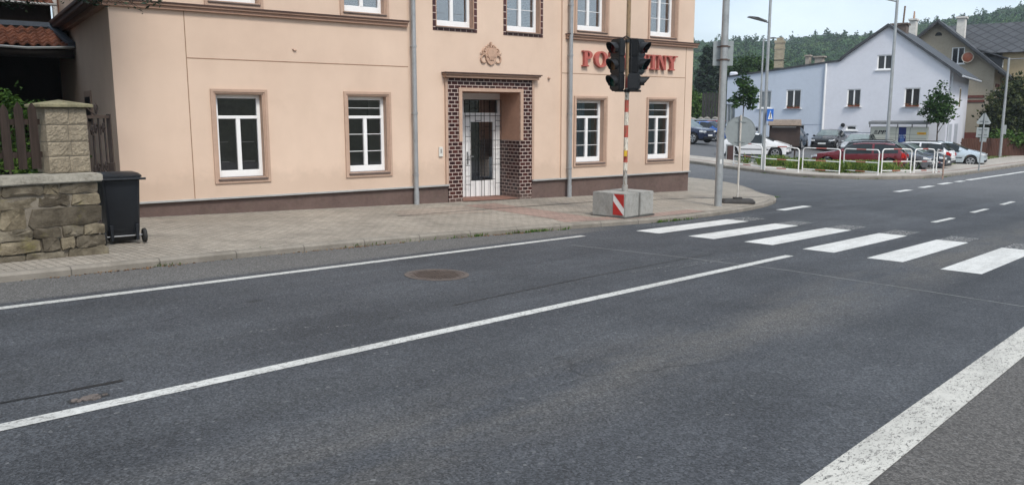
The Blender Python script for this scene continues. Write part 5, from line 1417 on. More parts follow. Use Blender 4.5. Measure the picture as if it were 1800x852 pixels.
m.build('annex_wall', LAVB, lav, fix=False)
m = MB(); er = rtop[1]
m.quad((0, 0, hz0-1), (0, gd, hz0-1), (0, gd, er), (0, 0, er)); m.build('side_wall', WHP, lav, fix=False)
m = MB()
for y in (1.3, 4.2): m.box(-.02, .03, y, y+1.5, hz0+.1, hz0+2.4)
m.build('side_door', mat('pale_door', (.36, .38, .42), .6), lav)
m = MB(); m.box(-.02, .04, 5.0, 5.9, 2.3, 3.8); w_ = m.build('window', WHITE, lav); MB().box(.041, .045, 5.1, 5.8, 2.4, 3.7).build('pane', HPANE, w_)
m = MB()
def slope(m, p, q, y0, y1, th=.16):
    m.add([(p[0], y0, p[1]), (q[0], y0, q[1]), (q[0], y1, q[1]), (p[0], y1, p[1]), (p[0], y0, p[1]+th), (q[0], y0, q[1]+th), (q[0], y1, q[1]+th), (p[0], y1, p[1]+th)], [(3, 2, 1, 0), (4, 5, 6, 7), (0, 1, 5, 4), (1, 2, 6, 5), (2, 3, 7, 6), (3, 0, 4, 7)])
sl = (rtop[1]-apex[1])/(rtop[0]-apex[0])
slope(m, apex, (.75, rtop[1]+.75*sl), -.22, gd+.3, .2); p1 = U(1490, 97)
slope(m, p1, apex, -.22, gd+.3, .2); slope(m, jm, p1, -.22, gd, .2)
m.build('roof', SLATE, lav)
m = MB(); slope(m, (anL[0]-.2, anL[1]), jl, -.12, 8.5, .10); slope(m, jl, (jm[0], jm[1]), -.13, 8.5, .12); m.build('annex_roof', SLATE, lav)
m = MB(); m.tube((.80, -.2, rtop[1]+.65*sl), (.80, gd, rtop[1]+.65*sl), .07, n=8); m.tube((.12, .25, hz0), (.12, .25, rtop[1]-.1), .055, n=8); m.tube((.12, .25, rtop[1]-.1), (.78, .1, rtop[1]+.6*sl), .05); m.build('gutter', mat('pale_gutter', (.45, .47, .50), .5), lav)
m = MB(); m.tube((jl[0], -.08, hz0), (jl[0], -.08, jl[1]-.05), .075, n=8); m.build('downpipe', WHITE, lav)
hwin(lav, *opsM[0], pale=False); hwin(lav, *opsM[1], flowers=True); hwin(lav, *opsM[2], flowers=True); hwin(lav, *opsM[3], half=False)
hwin(lav, *opsA[0], pale=True); hwin(lav, *opsA[1], flowers=True); hwin(lav, *opsA[2], pale=True, sill=False, mt=GREY); hwin(lav, *opsA[3], half=False, sill=False); hwin(lav, *opsA[4], half=False, sill=False)
m = MB(); m.box(jl[0]+.1, -3, -.012, 0., U(1500, 233)[1]-.02, U(1500, 233)[1]+.02); m.box(anL[0]+3, jl[0]-.1, -.012, 0., U(1420, 219)[1]-.02, U(1420, 219)[1]+.02); m.build('wall_band', mat('band_blue', (.30, .34, .42), .8), lav)
q = U(1482, 220); m = MB(); m.disc((q[0], -.06, q[1]), .14, (0, 1, 0), .12, 12); m.build('wall_lamp', BLACK, lav)
# chimney on the ridge with a flue pipe
m = MB(); m.box(apex[0]-.45, apex[0]+.55, 3.2, 4.2, apex[1]-.4, apex[1]+.40); m.box(apex[0]-.55, apex[0]+.65, 3.1, 4.3, apex[1]+.40, apex[1]+.52)
ch = m.build('chimney', mat('brick_chimney', (.13, .10, .085), .9, .4, 5), lav); MB().tube((apex[0]+.25, 3.6, apex[1]+.45), (apex[0]+.3, 3.6, apex[1]+1.75), .06, n=10).build('flue_pipe', mat('rust_pipe', (.17, .12, .09), .7), ch)
for px, y0, w in ((1421, 103, .3), (1441, 105, .6)):
    q = U(px, y0, 5.); m = MB(); m.box(q[0]-w/2, q[0]+w/2, 4.7, 5.3, q[1]-1.2, q[1]+.15); m.box(q[0]-w*.7, q[0]+w*.7, 4.6, 5.4, q[1]+.15, q[1]+.26); m.build('chimney', mat('pale_chimney', (.33, .29, .25), .9, .3, 5), lav)
# satellite-free white roof hatch at the left end of the annex
q = U(1292, 128, 2.5); MB().box(q[0]-.3, q[0]+.25, 2.0, 2.6, q[1]-.6, q[1]+.05).build('roof_hatch', WHP, lav, bevel=.1)

# parcel lockers against the house
la, lb_ = U(1531, 219, -1.6), U(1631, 217, -1.6)
lkp = HP.w(la[0], -1.6)
lk = thing('parcel_locker', 'cream parcel locker wall with a grey canopy and blue screen panel', 'parcel locker', (lkp[0], lkp[1], gz(*lkp)), HA)
LW = lb_[0]-la[0]; LT = U(1580, 223, -1.6)[1]-gz(*lkp); zg = gz(*lkp)
CREAM = mat('cream_locker', (.56, .56, .48), .5, .05, 2)
MB().box(0, LW, 0, .65, .05, LT).build('locker_body', CREAM, lk)
m = MB()
for k in range(1, 8): m.box(.02, LW-.02, -.006, .01, LT-.25-k*.27, LT-.24-k*.27+.012)
for f in (.0, .30, .455, .70): m.box(LW*f-.01+.02, LW*f+.015+.02, -.008, .01, .1, LT-.02)
m.build('door_gap', mat('gap_grey', (.16, .16, .15), .7), lk)
m = MB(); m.prism([(-.40, LT+.18), (-.40, LT+.34), (.7, LT+.42), (.7, LT+.16)], -.08, LW+.08, 'x'); cnp = m.build('canopy', mat('canopy_grey', (.16, .165, .17), .5), lk)
m = MB()
for f in (.0, .5, .75, 1.): m.box(LW*f-.03, LW*f+.03, -.36, -.30, LT-.05, LT+.18)
m.build('canopy_bracket', mat('canopy_dark', (.07, .07, .072), .5), cnp)
b0 = U(1580.5, 224, -1.6)[0]-la[0]; b1 = U(1593.5, 224, -1.6)[0]-la[0]
scp = MB().box(b0, b1, -.02, 0, .1, LT-.03).build('screen_panel', mat('deep_blue_panel', (.012, .022, .14), .4), lk)
MB().box(b0+.1, b1-.1, -.03, -.02, .85, 1.35).build('screen', mat('blue_screen', (.09, .16, .38), .2), scp)
m = MB()
for k in range(5): m.box(b0+.06+k*.085, b0+.12+k*.085, -.03, -.02, LT-.62, LT-.54)
for k in range(4): m.box(b0+.08+k*.09, b0+.14+k*.09, -.03, -.02, LT-.75, LT-.68)
m.build('panel_text', WPL, scp)
def text(body, size, mt, parent, loc, shear=0., ext=.008):
    cu = bpy.data.curves.new('lettering', 'FONT'); cu.body = body; cu.size = size; cu.shear = shear; cu.extrude = ext; cu.offset = size*.022
    o = bpy.data.objects.new('tmp_text', cu); COL.objects.link(o); dg = bpy.context.evaluated_depsgraph_get(); me = bpy.data.meshes.new_from_object(o.evaluated_get(dg))
    bpy.data.objects.remove(o); me.materials.clear(); me.materials.append(mt); n = bpy.data.objects.new('lettering', me); COL.objects.link(n); n.parent = parent; n.location = loc; n.rotation_euler = (math.pi/2, 0, 0); return n
text('PPL', .36, mat('logo_black', (.02, .02, .025), .5), lk, (.46, -.012, LT-.50), .25).scale = (1.35, 1, 1)
m = MB()
for k in range(3): m.box(.22+.03*k, .46, -.014, -.002, LT-.48+k*.09, LT-.43+k*.09)
m.build('logo_bars', mat('logo_black', (0, 0, 0)), lk)
yb = MB().box(LW*.83, LW*.985, -.014, -.002, LT-.52, LT-.36).build('yellow_sticker', mat('courier_yellow', (.72, .44, .03), .5), lk)
m = MB(); m.box(LW*.86, LW*.955, -.02, -.0145, LT-.46, LT-.42); m.build('red_mark', mat('courier_red', (.5, .03, .02), .5), yb)

# tan house ------------------------------------------------------------
Rt = corner(1737, 250, 69.); TP = Plane(Rt, HA)
tan = thing('tan_house', 'beige gabled house with dark slate roofs behind the lavender house', 'house', (Rt[0], Rt[1], 0), HA)
TU = lambda px, py, off=0.: TP.uz(px, py, off)
TANP = mat('tan_plaster', (.355, .310, .240), .9, .10, .6, .3, 60, dirt=.25); OCH = mat('ochre_plaster', (.40, .32, .20), .9, .1, .7)
ta = TU(1650, 40); tr = (0., TU(1748, 118)[1]); tlft = TU(1606, 78)
W_ = -2*(-ta[0]); 
wt = (lambda a: (TU(a[0], a[1])[0], TU(a[2], a[3])[0], TU(a[2], a[3])[1], TU(a[0], a[1])[1]))
opsT = [wt((1674, 84, 1694, 112)), wt((1644, 57, 1656, 63))]
m = MB(); gable_wall(m, [(2*ta[0], tr[1]), ta, tr], -3, opsT)
m.quad((0, 0, -3), (0, 7, -3), (0, 7, tr[1]), (0, 0, tr[1])); m.quad((2*ta[0], 0, -3), (2*ta[0], 0, tr[1]), (2*ta[0], 12, tr[1]), (2*ta[0], 12, -3)); m.build('wall', TANP, tan, fix=False)
hwin(tan, *opsT[0])
q = opsT[1]; m = MB(); cx_, r_ = (q[0]+q[1])/2, (q[1]-q[0])/2; m.add([(cx_+r_*math.cos(t), .1, q[2]+r_*1.1*math.sin(t)) for t in np.linspace(0, math.pi, 13)], [tuple(range(13))]); m.build('attic_vent', BLACK, tan, fix=False)
m = MB(); zq = q[2]
m2 = MB(); m2.box(q[0], q[0]+.02, -.0, .1, q[2], q[3]); 
# the vent opening's corners are filled so that it reads as a half round
for s in (-1, 1):
    arc = [(cx_+s*r_*math.cos(t), q[2]+(q[3]-q[2])*math.sin(t)) for t in np.linspace(0, math.pi/2, 8)]
    m.prism(arc+[(cx_+s*r_, q[3])], -.0, .02)
m.build('vent_arch', TANP, tan)
slT = (tr[1]-ta[1])/(tr[0]-ta[0]); e = 1.0
m = MB(); slope(m, ta, (e, tr[1]+e*slT), -.7, 11, .22); slope(m, (2*ta[0]-e, tr[1]+e*slT), ta, -.7, 11, .22); m.build('roof', SLATE, tan)
m = MB(); slope(m, (ta[0], ta[1]-.12), (e-.05, tr[1]+(e-.05)*slT-.12), -.66, -.45, .11); slope(m, (2*ta[0]-e+.05, tr[1]+(e-.05)*slT-.12), (ta[0], ta[1]-.12), -.66, -.45, .11); m.build('barge_board', mat('barge_dark', (.07, .065, .06), .7), tan)
for y0, y1 in ((168, 172), (176, 180)):
    a = TU(1695, y0), TU(1730, y1); MB().box(a[0][0], a[1][0], -.05, .0, a[1][1], a[0][1]).build('brick_band', mat('dark_red_band', (.15, .05, .038), .8, .2, 4), tan)
zpl = TU(1710, 233)[1]; m = MB(); m.box(2*ta[0], .02, -.06, 0, -3, zpl); m.build('plinth', mat('red_brown_plinth', (.16, .045, .035), .85, .2, 3), tan)
q = TU(1701, 101, -.4); m = MB(); m.sphere((q[0], -.4, q[1]), .42, 14, 8, (1, .25, 1)); m.build('satellite_dish', mat('dish_red', (.27, .085, .045), .5, .2, 3), tan, smooth=True)
m = MB(); m.path([(q[0]+.43*math.cos(t), -.42, q[1]+.43*math.sin(t)) for t in np.linspace(0, 6.283, 25)[:-1]], .035, 6, True); m.build('dish_rim', mat('rim_beige', (.5, .44, .36), .5), tan)
# side: bay windows, small dormer
m = MB()
for y in (1.6, 3.6): m.box(-.02, .06, y, y+.9, 1.0, 4.0)
sws = m.build('side_window_frame', WHITE, tan)
m = MB()
for y in (1.75, 3.75): m.box(.061, .07, y, y+.6, 1.1, 3.9)
m.build('pane', HPANE, sws)
m = MB()
for y in (1.45, 3.45): m.box(-.02, .12, y, y+1.2, 4.25, 4.5)
m.build('lintel', mat('dark_red_band', (0, 0, 0)), tan)
dq = (.2, tr[1]+.75)
m = MB(); m.box(-1.2, .25, 2.6, 4.0, tr[1]-.4, tr[1]+1.0); dm = m.build('dormer', mat('slate_dormer', (.06, .062, .068), .7), tan); MB().box(.255, .27, 3.0, 3.7, tr[1]+.1, tr[1]+.75).build('dormer_window', WHITE, dm); slope(m := MB(), (-2.4, tr[1]+1.9), (.7, tr[1]+.75), 2.2, 4.4, .12); m.build('dormer_roof', SLATE, dm)
# cross wing behind
m = MB(); wx0, wx1, wy0, wy1 = ta[0], 9.5, 5.5, 14.5; wz = TU(1770, 90, wy0)[1]; wr_ = TU(1770, 40, (wy0+wy1)/2)[1]
m.quad((0, wy0, -3), (wx1, wy0, -3), (wx1, wy0, wz), (0, wy0, wz)); m.quad((wx1, wy0, -3), (wx1, wy1, -3), (wx1, wy1, wz), (wx1, wy0, wz)); m.build('wing_wall', OCH, tan, fix=False)
DIA = NT('diamond_slate'); v_ = DIA.mapping(rot=(0, 0, R_(45)), scale=(1, 1, 1)); br = DIA.node('ShaderNodeTexBrick', Vector=v_, Color1=(.05, .053, .06, 1), Color2=(.062, .065, .072, 1), Mortar=(.021, .022, .026, 1), Scale=1.)
br.offset = 0.; br.inputs['Mortar Size'].default_value = .075; br.inputs['Brick Width'].default_value = .8; br.inputs['Row Height'].default_value = .8; br.inputs['Mortar Smooth'].default_value = .4
DIA.set(DIA.mix(1., br.outputs['Color'], DIA.ramp(DIA.noise(1.5, 5), [(.3, .75), (.7, 1.25)]), 'MULTIPLY'), .6, spec=.35); DIA = DIA.m
ym = (wy0+wy1)/2
m = MB(); m.add([(ta[0]-1, wy0-.6, wz-.15), (wx1+.6, wy0-.6, wz-.15), (wx1-2.2, ym, wr_), (ta[0]-1, ym, wr_), (ta[0]-1, wy1+.6, wz-.15), (wx1+.6, wy1+.6, wz-.15)], [(0, 1, 2, 3), (3, 2, 5, 4), (1, 5, 2), (0, 4, 5, 1)]); m.build('wing_roof', DIA, tan)
m = MB()
for k in range(3): m.box(1.7+k*2.2, 2.6+k*2.2, wy0-.03, wy0+.02, 1.5, 4.3)
m.build('wing_window', HPANE, tan)
for px, py, yy, w in ((1606, 42, 3., .55), (1691, 38, 7., .68)):
    q = TU(px, py, yy); m = MB(); m.box(q[0]-w/2, q[0]+w/2, yy-.5, yy+.5, q[1]-2.2, q[1]+.25); m.box(q[0]-w*.65, q[0]+w*.65, yy-.65, yy+.65, q[1]+.25, q[1]+.40); chn = m.build('chimney', mat('white_chimney', (.60, .58, .54), .9, .15, 4), tan)
    if w < .6: MB().tube((q[0], yy, q[1]+.4), (q[0], yy, q[1]+1.1), .10, .06).build('chimney_pot', TRIM, chn)

# tall brick chimney behind the annex
q = corner(1369, 118, 84.)
bc = thing('brick_chimney', 'tall square yellow brick chimney stack behind the annex roof', 'chimney', (q[0], q[1], -.3), -.5)
ztop = corner(1370, 72, 84.)[2]
YB = tile_mat('yellow_brick', .3, .12, (.38, .32, .22), (.28, .23, .16), (.33, .30, .25))
MB().box(-.42, .42, -.42, .42, 0, ztop+.3).build('stack', YB, bc); m = MB(); m.box(-.46, .46, -.46, .46, ztop-.55, ztop-.3); m.box(-.47, .47, -.47, .47, ztop+.05, ztop+.3); m.box(-.3, .3, -.3, .3, ztop+.3, ztop+.6); m.build('stack_cap', YB, bc)
m = MB()
for z in (ztop-1.7, ztop-2.5): m.box(-.45, .45, -.45, .45, z, z+.07)
m.tube((.4, 0, ztop-2.), (1.1, -.2, ztop-1.6), .03); m.tube((1.1, -.2, ztop-1.6), (.4, 0, ztop-1.5), .03); m.build('iron_band', BLACK, bc)

# fences in the background ---------------------------------------------
def board_fence(name, a, b, h, mt, label, pitch=.16):
    L = math.dist(a[:2], b[:2]); ang = math.atan2(b[1]-a[1], b[0]-a[0]); t = thing(name, label, 'fence', a, ang); m = MB(); x = 0
    while x < L:
        f = x/L; z = (b[2]-a[2])*f; hh = h+rnd.uniform(-.03, .03); m.prism([(x, z-.3), (x+pitch*.82, z-.3), (x+pitch*.82, z+hh-.05), (x+pitch*.41, z+hh), (x, z+hh-.05)], 0, .03); x += pitch
    m.build('board_panel', mt, t); m = MB(); m.box(0, L, .03, .09, h*.25+(b[2]-a[2])*.5, h*.25+.1+(b[2]-a[2])*.5); m.box(0, L, .03, .09, h*.75+(b[2]-a[2])*.5, h*.75+.1+(b[2]-a[2])*.5); m.build('rail', mt, t)
    return t
BRF = NT('red_brown_boards'); _c = BRF.ramp(BRF.noise(4., 5, .7, BRF.mapping((6, 6, .5))), [(.3, (.045, .020, .014)), (.7, (.115, .052, .036))]); BRF.set(_c, .8, spec=.25); BRF = BRF.m
fa, fb = corner(1688, 278, 57.), corner(1830, 268, 60.)
fa[2], fb[2] = gz(fa[0], fa[1]), gz(fb[0], fb[1])
board_fence('board_fence', fa, fb, 1.42, BRF, 'red brown wooden board fence below the thuja hedge')
GRF = NT('grey_old_boards'); _c = GRF.ramp(GRF.noise(4., 5, .7, GRF.mapping((6, 6, .5))), [(.3, (.022, .021, .020)), (.7, (.085, .08, .075))]); GRF.set(_c, .85, spec=.2); GRF = GRF.m
fa, fb = corner(1233, 207, 74.), corner(1288, 207, 72.); fa[2] = fb[2] = .15
board_fence('board_fence', fa, fb, 3.7-.0, GRF, 'tall dark grey board fence behind the navy and blue cars', .3)
q = corner(1205, 212, 71.); q2 = corner(1265, 212, 70.)
lw = thing('low_wall', 'low pale rubble wall behind the navy car', 'wall', (q[0], q[1], .2), math.atan2(q2[1]-q[1], q2[0]-q[0]))
m = MB()
for k in range(40): x = rnd.uniform(0, 3.2); h = rnd.uniform(.2, .45); m.sphere((x, rnd.uniform(-.1, .2), .85+rnd.uniform(0, .55)), h*.5, 6, 4, (1.5, 1, .8))
m.box(-2, 3.4, 0, .3, -.5, .95); m.build('rubble', mat('pale_rubble', (.30, .28, .25), .9, .5, 1.5), lw)
m = MB(); m.tube((-2, -.2, 1.25), (3.4, -.2, 1.2), .07); m.build('top_rail', GALV, lw)

# ================================================================== TREES AND BUSHES
BARK = mat('bark', (.075, .058, .045), .95, .35, 9, .6, 40)
def tree(name, label, base, hh, shape, mt, nclump, per, csize, lsize, trunk=.08, cat='tree', group=None, limbs=6, parts=('trunk', 'crown'), lean=(0, 0), flat=.5):
    t = thing(name, label, cat, base, 0, group)
    P, T = cloud(shape, nclump, per, csize); V, Fq, T4 = leaf_quads(P, lsize, T, flat); mesh_np(parts[1], V, Fq, mt, t, T4)
    m = MB(); top = hh*.85
    m.path([(lean[0]*f+.03*math.sin(f*7), lean[1]*f+.03*math.cos(f*5), f*top-.05) for f in np.linspace(0, 1, 9)], [trunk*(1-.8*f) for f in np.linspace(0, 1, 9)], 8)
    C = shape(limbs)
    for c in C: z0 = min(top*.9, max(hh*.30, c[2]-hh*.25)); f = z0/top; m.path([(lean[0]*f, lean[1]*f, z0), (c[0]*.5, c[1]*.5, z0*.5+c[2]*.5), tuple(c)], [trunk*.4, trunk*.25, trunk*.1], 5)
    m.build(parts[0], BARK, t, smooth=True); return t
MAPLE = foliage_mat('young_tree_leaves', (.015, .042, .011), (.034, .084, .019), (.075, .145, .034))
def multi(cs):
    fs = [ell(c, r, .2) for c, r in cs]; wts = np.array([r[0]*r[1]*r[2] for c, r in cs]); wts = wts/wts.sum()
    def f(k):
        n = nprng.multinomial(k, wts); return np.concatenate([g(q) for g, q in zip(fs, n) if q > 0])
    return f
q = P3(1304, 263)
tree('young_tree', 'small young tree with a loose crown in front of the blue grey annex', q, 4.3, multi([((0, 0, 3.95), (.72, .7, .68)), ((.35, 0, 3.45), (.65, .7, .5)), ((-.5, .1, 3.1), (.42, .5, .38)), ((.5, 0, 3.0), (.55, .5, .35)), ((-.1, 0, 4.45), (.4, .4, .35))]), MAPLE, 108, 16, .115, .21, .06, group='young trees by the parking lot')
q = corner(1645, 262, 53.5); q[2] = gz(q[0], q[1])
tree('young_tree', 'small young tree in front of the lavender gable corner', q, 4.6, multi([((0, 0, 3.9), (1.0, .9, .55)), ((.35, 0, 3.3), (.95, .8, .5)), ((-.45, 0, 3.2), (.75, .7, .55)), ((0, 0, 4.5), (.45, .4, .35)), ((.05, 0, 5.0), (.16, .16, .18)), ((.2, 0, 2.75), (.8, .6, .2))]), MAPLE, 150, 16, .125, .21, .065, group='young trees by the parking lot')
CONI = foliage_mat('spruce_needles', (.006, .016, .010), (.014, .032, .018), (.030, .055, .026), trans=.15)
def cone(h0, h1, r):
    def f(k):
        z = h0+(h1-h0)*nprng.uniform(0, 1, k)**1.3; rr_ = r*(1-(z-h0)/(h1-h0))**.9*(.55+.45*np.abs(np.sin(z*2.1))); a = nprng.uniform(0, 6.283, k); q = rr_*nprng.uniform(.35, 1, k)**.5
        return np.stack([q*np.cos(a), q*np.sin(a), z-.25*q], 1)
    return f
for px, top, Y, w, lb in ((1240, 86, 112, 3.4, 'dark spruce standing right behind the corner building edge'), (1257, 80, 118, 3.2, 'dark spruce behind the thick lamp post on the pavement corner')):
    q = corner(px, 190, Y); zt = corner(px, top, Y)[2]; q[2] = .0
    tree('spruce_tree', lb, q, zt, cone(.8, zt, w), CONI, 420, 12, .28, .55, .25, flat=.35, group='spruces beyond the car park')
BUSH = foliage_mat('light_bush_leaves', (.030, .075, .012), (.065, .14, .022), (.13, .22, .05))
q = corner(1230, 200, 80.); q[2] = 0
tree('bush', 'bright green bush beside the grey board fence', q, 4.2, multi([((-1.2, 0, 2.6), (1.7, 1.3, 1.9)), ((.6, .2, 2.4), (1.6, 1.3, 1.5)), ((1.8, 1.5, 2.6), (1.5, 1.2, 1.5)), ((-2.8, 0, 3.0), (1.4, 1.2, 2.2))]), BUSH, 420, 16, .22, .30, .1, 'bush', flat=.7)
LEAF = foliage_mat('mid_tree_leaves', (.014, .036, .010), (.034, .075, .018), (.075, .13, .032))
for px, top, Y, w, lb in ((1312, 104, 96., 2.6, 'rounder and taller leafy tree rising behind the annex roof'), (1335, 110, 100., 2.2, 'smaller leafy tree behind the thin pole and the annex roof')):
    q = corner(px, 190, Y); zt = corner(px, top, Y)[2]; q[2] = 0
    tree('leafy_tree', lb, q, zt, ell((0, 0, zt-2.0), (w, w, 2.2), .3), LEAF, 260, 16, .35, .42, .2, group='trees behind the annex')
HEDGE = foliage_mat('thuja_hedge', (.012, .022, .007), (.030, .045, .012), (.075, .085, .025), trans=.15)
for px, top, Y, r, lb in ((1768, 150, 61.5, 1.9, 'lower dark green thuja beside the tan house wall'), (1800, 122, 62.5, 2.3, 'tallest dark thuja rising right behind the arm lamp post'), (1845, 118, 63., 2.3, 'dark thuja continuing the hedge beyond the arm lamp post')):
    q = corner(px, 260, Y); zt = corner(px, top, Y)[2]; q[2] = gz(q[0], q[1])
    tree('thuja_tree', lb, q, zt-q[2], multi([((0, 0, (zt-q[2])*.5), (r, r, (zt-q[2])*.52)), ((.2, -.2, (zt-q[2])*.3), (r*1.1, r*1.1, (zt-q[2])*.32))]), HEDGE, 1000, 14, .2, .26, .2, group='thuja hedge above the brown fence', flat=.9)
q = corner(1752, 255, 59.5); q[2] = gz(q[0], q[1])
tree('bush', 'bright green bush at the foot of the thuja hedge', q, 1.9, multi([((0, 0, 1.3), (1.2, .8, .75)), ((1.2, 0, 1.25), (1.1, .8, .7)), ((2.4, 0, 1.2), (1.1, .8, .7))]), BUSH, 260, 14, .14, .2, .06, 'bush')
# garden behind the picket fence
q = corner(22, 300, 11.6); q[2] = .1
tree('garden_shrub', 'leafy green shrub behind the picket fence', q, 1.9, multi([((-.2, .2, 1.75), (.55, .4, .26)), ((.1, .3, 1.45), (.5, .4, .4)), ((-.7, .2, 1.4), (.5, .4, .45)), ((.2, .4, 1.0), (.6, .4, .5)), ((-.3, .3, .8), (.8, .4, .5))]), foliage_mat('shrub_leaves', (.018, .05, .008), (.05, .11, .018), (.10, .17, .03)), 300, 14, .07, .075, .03, 'shrub')
# conifer in the garden whose twigs hang into the picture at the top left
q = corner(-190, 300, 12.0); q[2] = .05
t = thing('larch_tree', 'dark larch with thin hanging twigs in the garden behind the picket fence', 'tree', q)
m = MB(); m.path([(0, 0, 0), (.05, 0, 3), (0, .1, 6), (.1, 0, 10)], [.2, .17, .13, .04], 10); m.build('trunk', BARK, t, smooth=True)
m = MB(); pts = []
for k in range(80):
    z = rnd.uniform(3.35, 8.5); a = rnd.uniform(-.9, 6.283-.9); L = 2.6*(1-(z-3)/9)+rnd.uniform(-.3, .4)
    if k < 9:
        tgt = corner([30, 75, 140, 195, 225, 240, 275, 115, 60][k], [6, 2, -16, -6, 0, -12, -2, -30, -20][k], 12.4); v = tgt-q; z = v[2]+.1; a = math.atan2(v[1], v[0]); L = math.hypot(v[0], v[1])
    d = (math.cos(a), math.sin(a)); pp = [(d[0]*L*f, d[1]*L*f, z+.25*f-.35*f*f*1.0) for f in np.linspace(0, 1, 7)]
    m.path(pp, [.026, .022, .018, .014, .010, .007, .004], 5)
    for f in np.linspace(.35, 1, 16):
        bx_, by_, bz_ = d[0]*L*f, d[1]*L*f, z+.25*f-.35*f*f
        for s in (-1, 1):
            l = .28*rnd.uniform(.4, 1.1); e_ = (bx_+d[0]*l*.5-s*d[1]*l*.7, by_+d[1]*l*.5+s*d[0]*l*.7, bz_-l*.45); m.path([(bx_, by_, bz_), e_], [.005, .002], 4)
            if k >= 9 or rnd.random() < .55:
                for j in range(5): g = rnd.random(); pts.append((bx_+(e_[0]-bx_)*g, by_+(e_[1]-by_)*g, bz_+(e_[2]-bz_)*g-.02))
m.build('branches', mat('dark_bark', (.028, .020, .016), .9), t)
P = np.array(pts)+nprng.normal(size=(len(pts), 3))*.03
rel_ = np.array([-8.4, 11.2, 6.6])-q; P2, _t = cloud(ell(tuple(rel_), (2.7, 2.2, 2.2), .2), 900, 14, .28)  # overhead crown out of view, made dense to shade the side wall
P2 = P2[(P2[:, 2] > 3.9)]
V, Fq, T4 = leaf_quads(np.concatenate([P, P2]), .085, nprng.uniform(0, 1, len(P)+len(P2)), .6, .35); V2, F2, T2 = leaf_quads(P2, .30, nprng.uniform(0, 1, len(P2)), .6, .5); Fq = np.concatenate([Fq, F2+len(V)]); V = np.concatenate([V, V2]); T4 = np.concatenate([T4, T2]); mesh_np('needles', V, Fq, CONI, t, T4)

for u_, y_, lb in ((-6.2, 1.5, 'unseen spruce added beside the open shed to shade the side wall'), (-7.5, 6.0, 'unseen spruce added behind the open shed to shade the side wall')):  # out-of-view trees added only to keep sky light off the side wall
    q = FP.w(u_, y_); q = (q[0], q[1], .0)
    tree('spruce_tree', lb, q, 12.5, cone(1.5, 12.5, 3.0), CONI, 800, 12, .3, .42, .25, flat=.35, group='added shade spruces by the shed')

# ================================================================== WOODED HILLS
sky_px = [(900, 78), (1218, 70), (1240, 73), (1270, 70), (1300, 69), (1385, 70), (1402, 66), (1440, 60), (1470, 57), (1520, 56), (1560, 52), (1590, 45), (1640, 33), (1700, 22), (1750, 13), (1800, 2), (1900, -25), (2100, -60)]
saz = np.array([math.atan2(ray(a, b)[0], ray(a, b)[1]) for a, b in sky_px]); sel = np.array([ray(a, b)[2]/math.hypot(ray(a, b)[0], ray(a, b)[1]) for a, b in sky_px])
RR = 620.; R0 = 150.
def hill_z(az, r):
    top = EYE+RR*np.interp(az, saz, sel)-8.5
    f = np.clip((r-R0)/(RR-R0), 0, 1); f = f*f*(3-2*f)*.55+f*.45
    bumps = 4.*np.sin(az*31+r*.013)*np.sin(r*.021+az*17)*np.clip((r-R0)/200, 0, 1)*np.clip((RR-r)/160, 0, 1)
    return np.where(r <= RR, -2+(top+2)*f+bumps, top-(r-RR)*.12)
azs = np.linspace(-.25, .95, 90); rs = list(np.linspace(R0, RR, 26))+[700, 900]
Vh = np.array([(r*math.sin(a), r*math.cos(a), float(hill_z(a, r))) for a in azs for r in rs]); nr = len(rs)
Fh = np.array([(i*nr+j, i*nr+j+1, (i+1)*nr+j+1, (i+1)*nr+j) for i in range(len(azs)-1) for j in range(nr-1)])
WOODM = foliage_mat('forest_leaves', (.020, .056, .025), (.042, .100, .036), (.085, .150, .045), .8, .0)
ho = mesh_np('hills', Vh, Fh, mat('forest_floor', (.018, .032, .014), .95, .3, .03), None, smooth=True); ho['kind'] = 'structure'
Pc = []
nc = 16000
az = nprng.uniform(.0, .66, nc); r = np.sqrt(nprng.uniform(R0**2, (RR+25)**2, nc)); z = hill_z(az, r)
Cx = np.stack([r*np.sin(az), r*np.cos(az), z], 1)
keep = ~((r < 180) & (az < .21)); Cx, az, r = Cx[keep], az[keep], r[keep]
nc = len(Cx); Rw = nprng.uniform(1.7, 3.1, nc); Hh = Rw*nprng.uniform(.8, 1.2, nc); tn = np.clip(nprng.normal(.45, .25, nc), 0, 1)
coni = nprng.uniform(0, 1, nc) < .06
per = 52
d = nprng.normal(size=(nc, per, 3)); d /= np.linalg.norm(d, axis=2)[:, :, None]; d[:, :, 2] = np.abs(d[:, :, 2])*1.0-.25
sh_ = np.where(coni, .55, 1.)[:, None]; hs_ = np.where(coni, 1.7, 1.)[:, None]
P = Cx[:, None, :]+np.stack([d[:, :, 0]*Rw[:, None]*sh_, d[:, :, 1]*Rw[:, None]*sh_, (d[:, :, 2]+.9)*Hh[:, None]*hs_], 2)*nprng.uniform(.8, 1.05, (nc, per, 1))
T = np.clip(np.repeat(np.where(coni, tn*.3, tn), per)+nprng.normal(size=nc*per)*.08, 0, 1)
V, Fq, T4 = leaf_quads(P.reshape(-1, 3), 1.05, T, 1.2, .8)
tag(mesh_np('forest', V, Fq, WOODM, None, T4), 'dense mixed forest covering the hills behind the houses', 'forest', kind='stuff')

# ================================================================== AIR
HZ = bpy.data.materials.new('haze_air'); HZ.use_nodes = True; hn = HZ.node_tree; hn.nodes.remove(hn.nodes['Principled BSDF'])
pv = hn.nodes.new('ShaderNodeVolumePrincipled'); pv.inputs['Color'].default_value = (.80, .90, 1., 1); pv.inputs['Density'].default_value = .00034; hn.links.new(pv.outputs[0], hn.nodes['Material Output'].inputs['Volume'])
tag(MB().box(-1500, 1900, -1500, 1900, -4, 190).build('haze', HZ), 'thin summer haze over the valley', 'haze', kind='stuff')
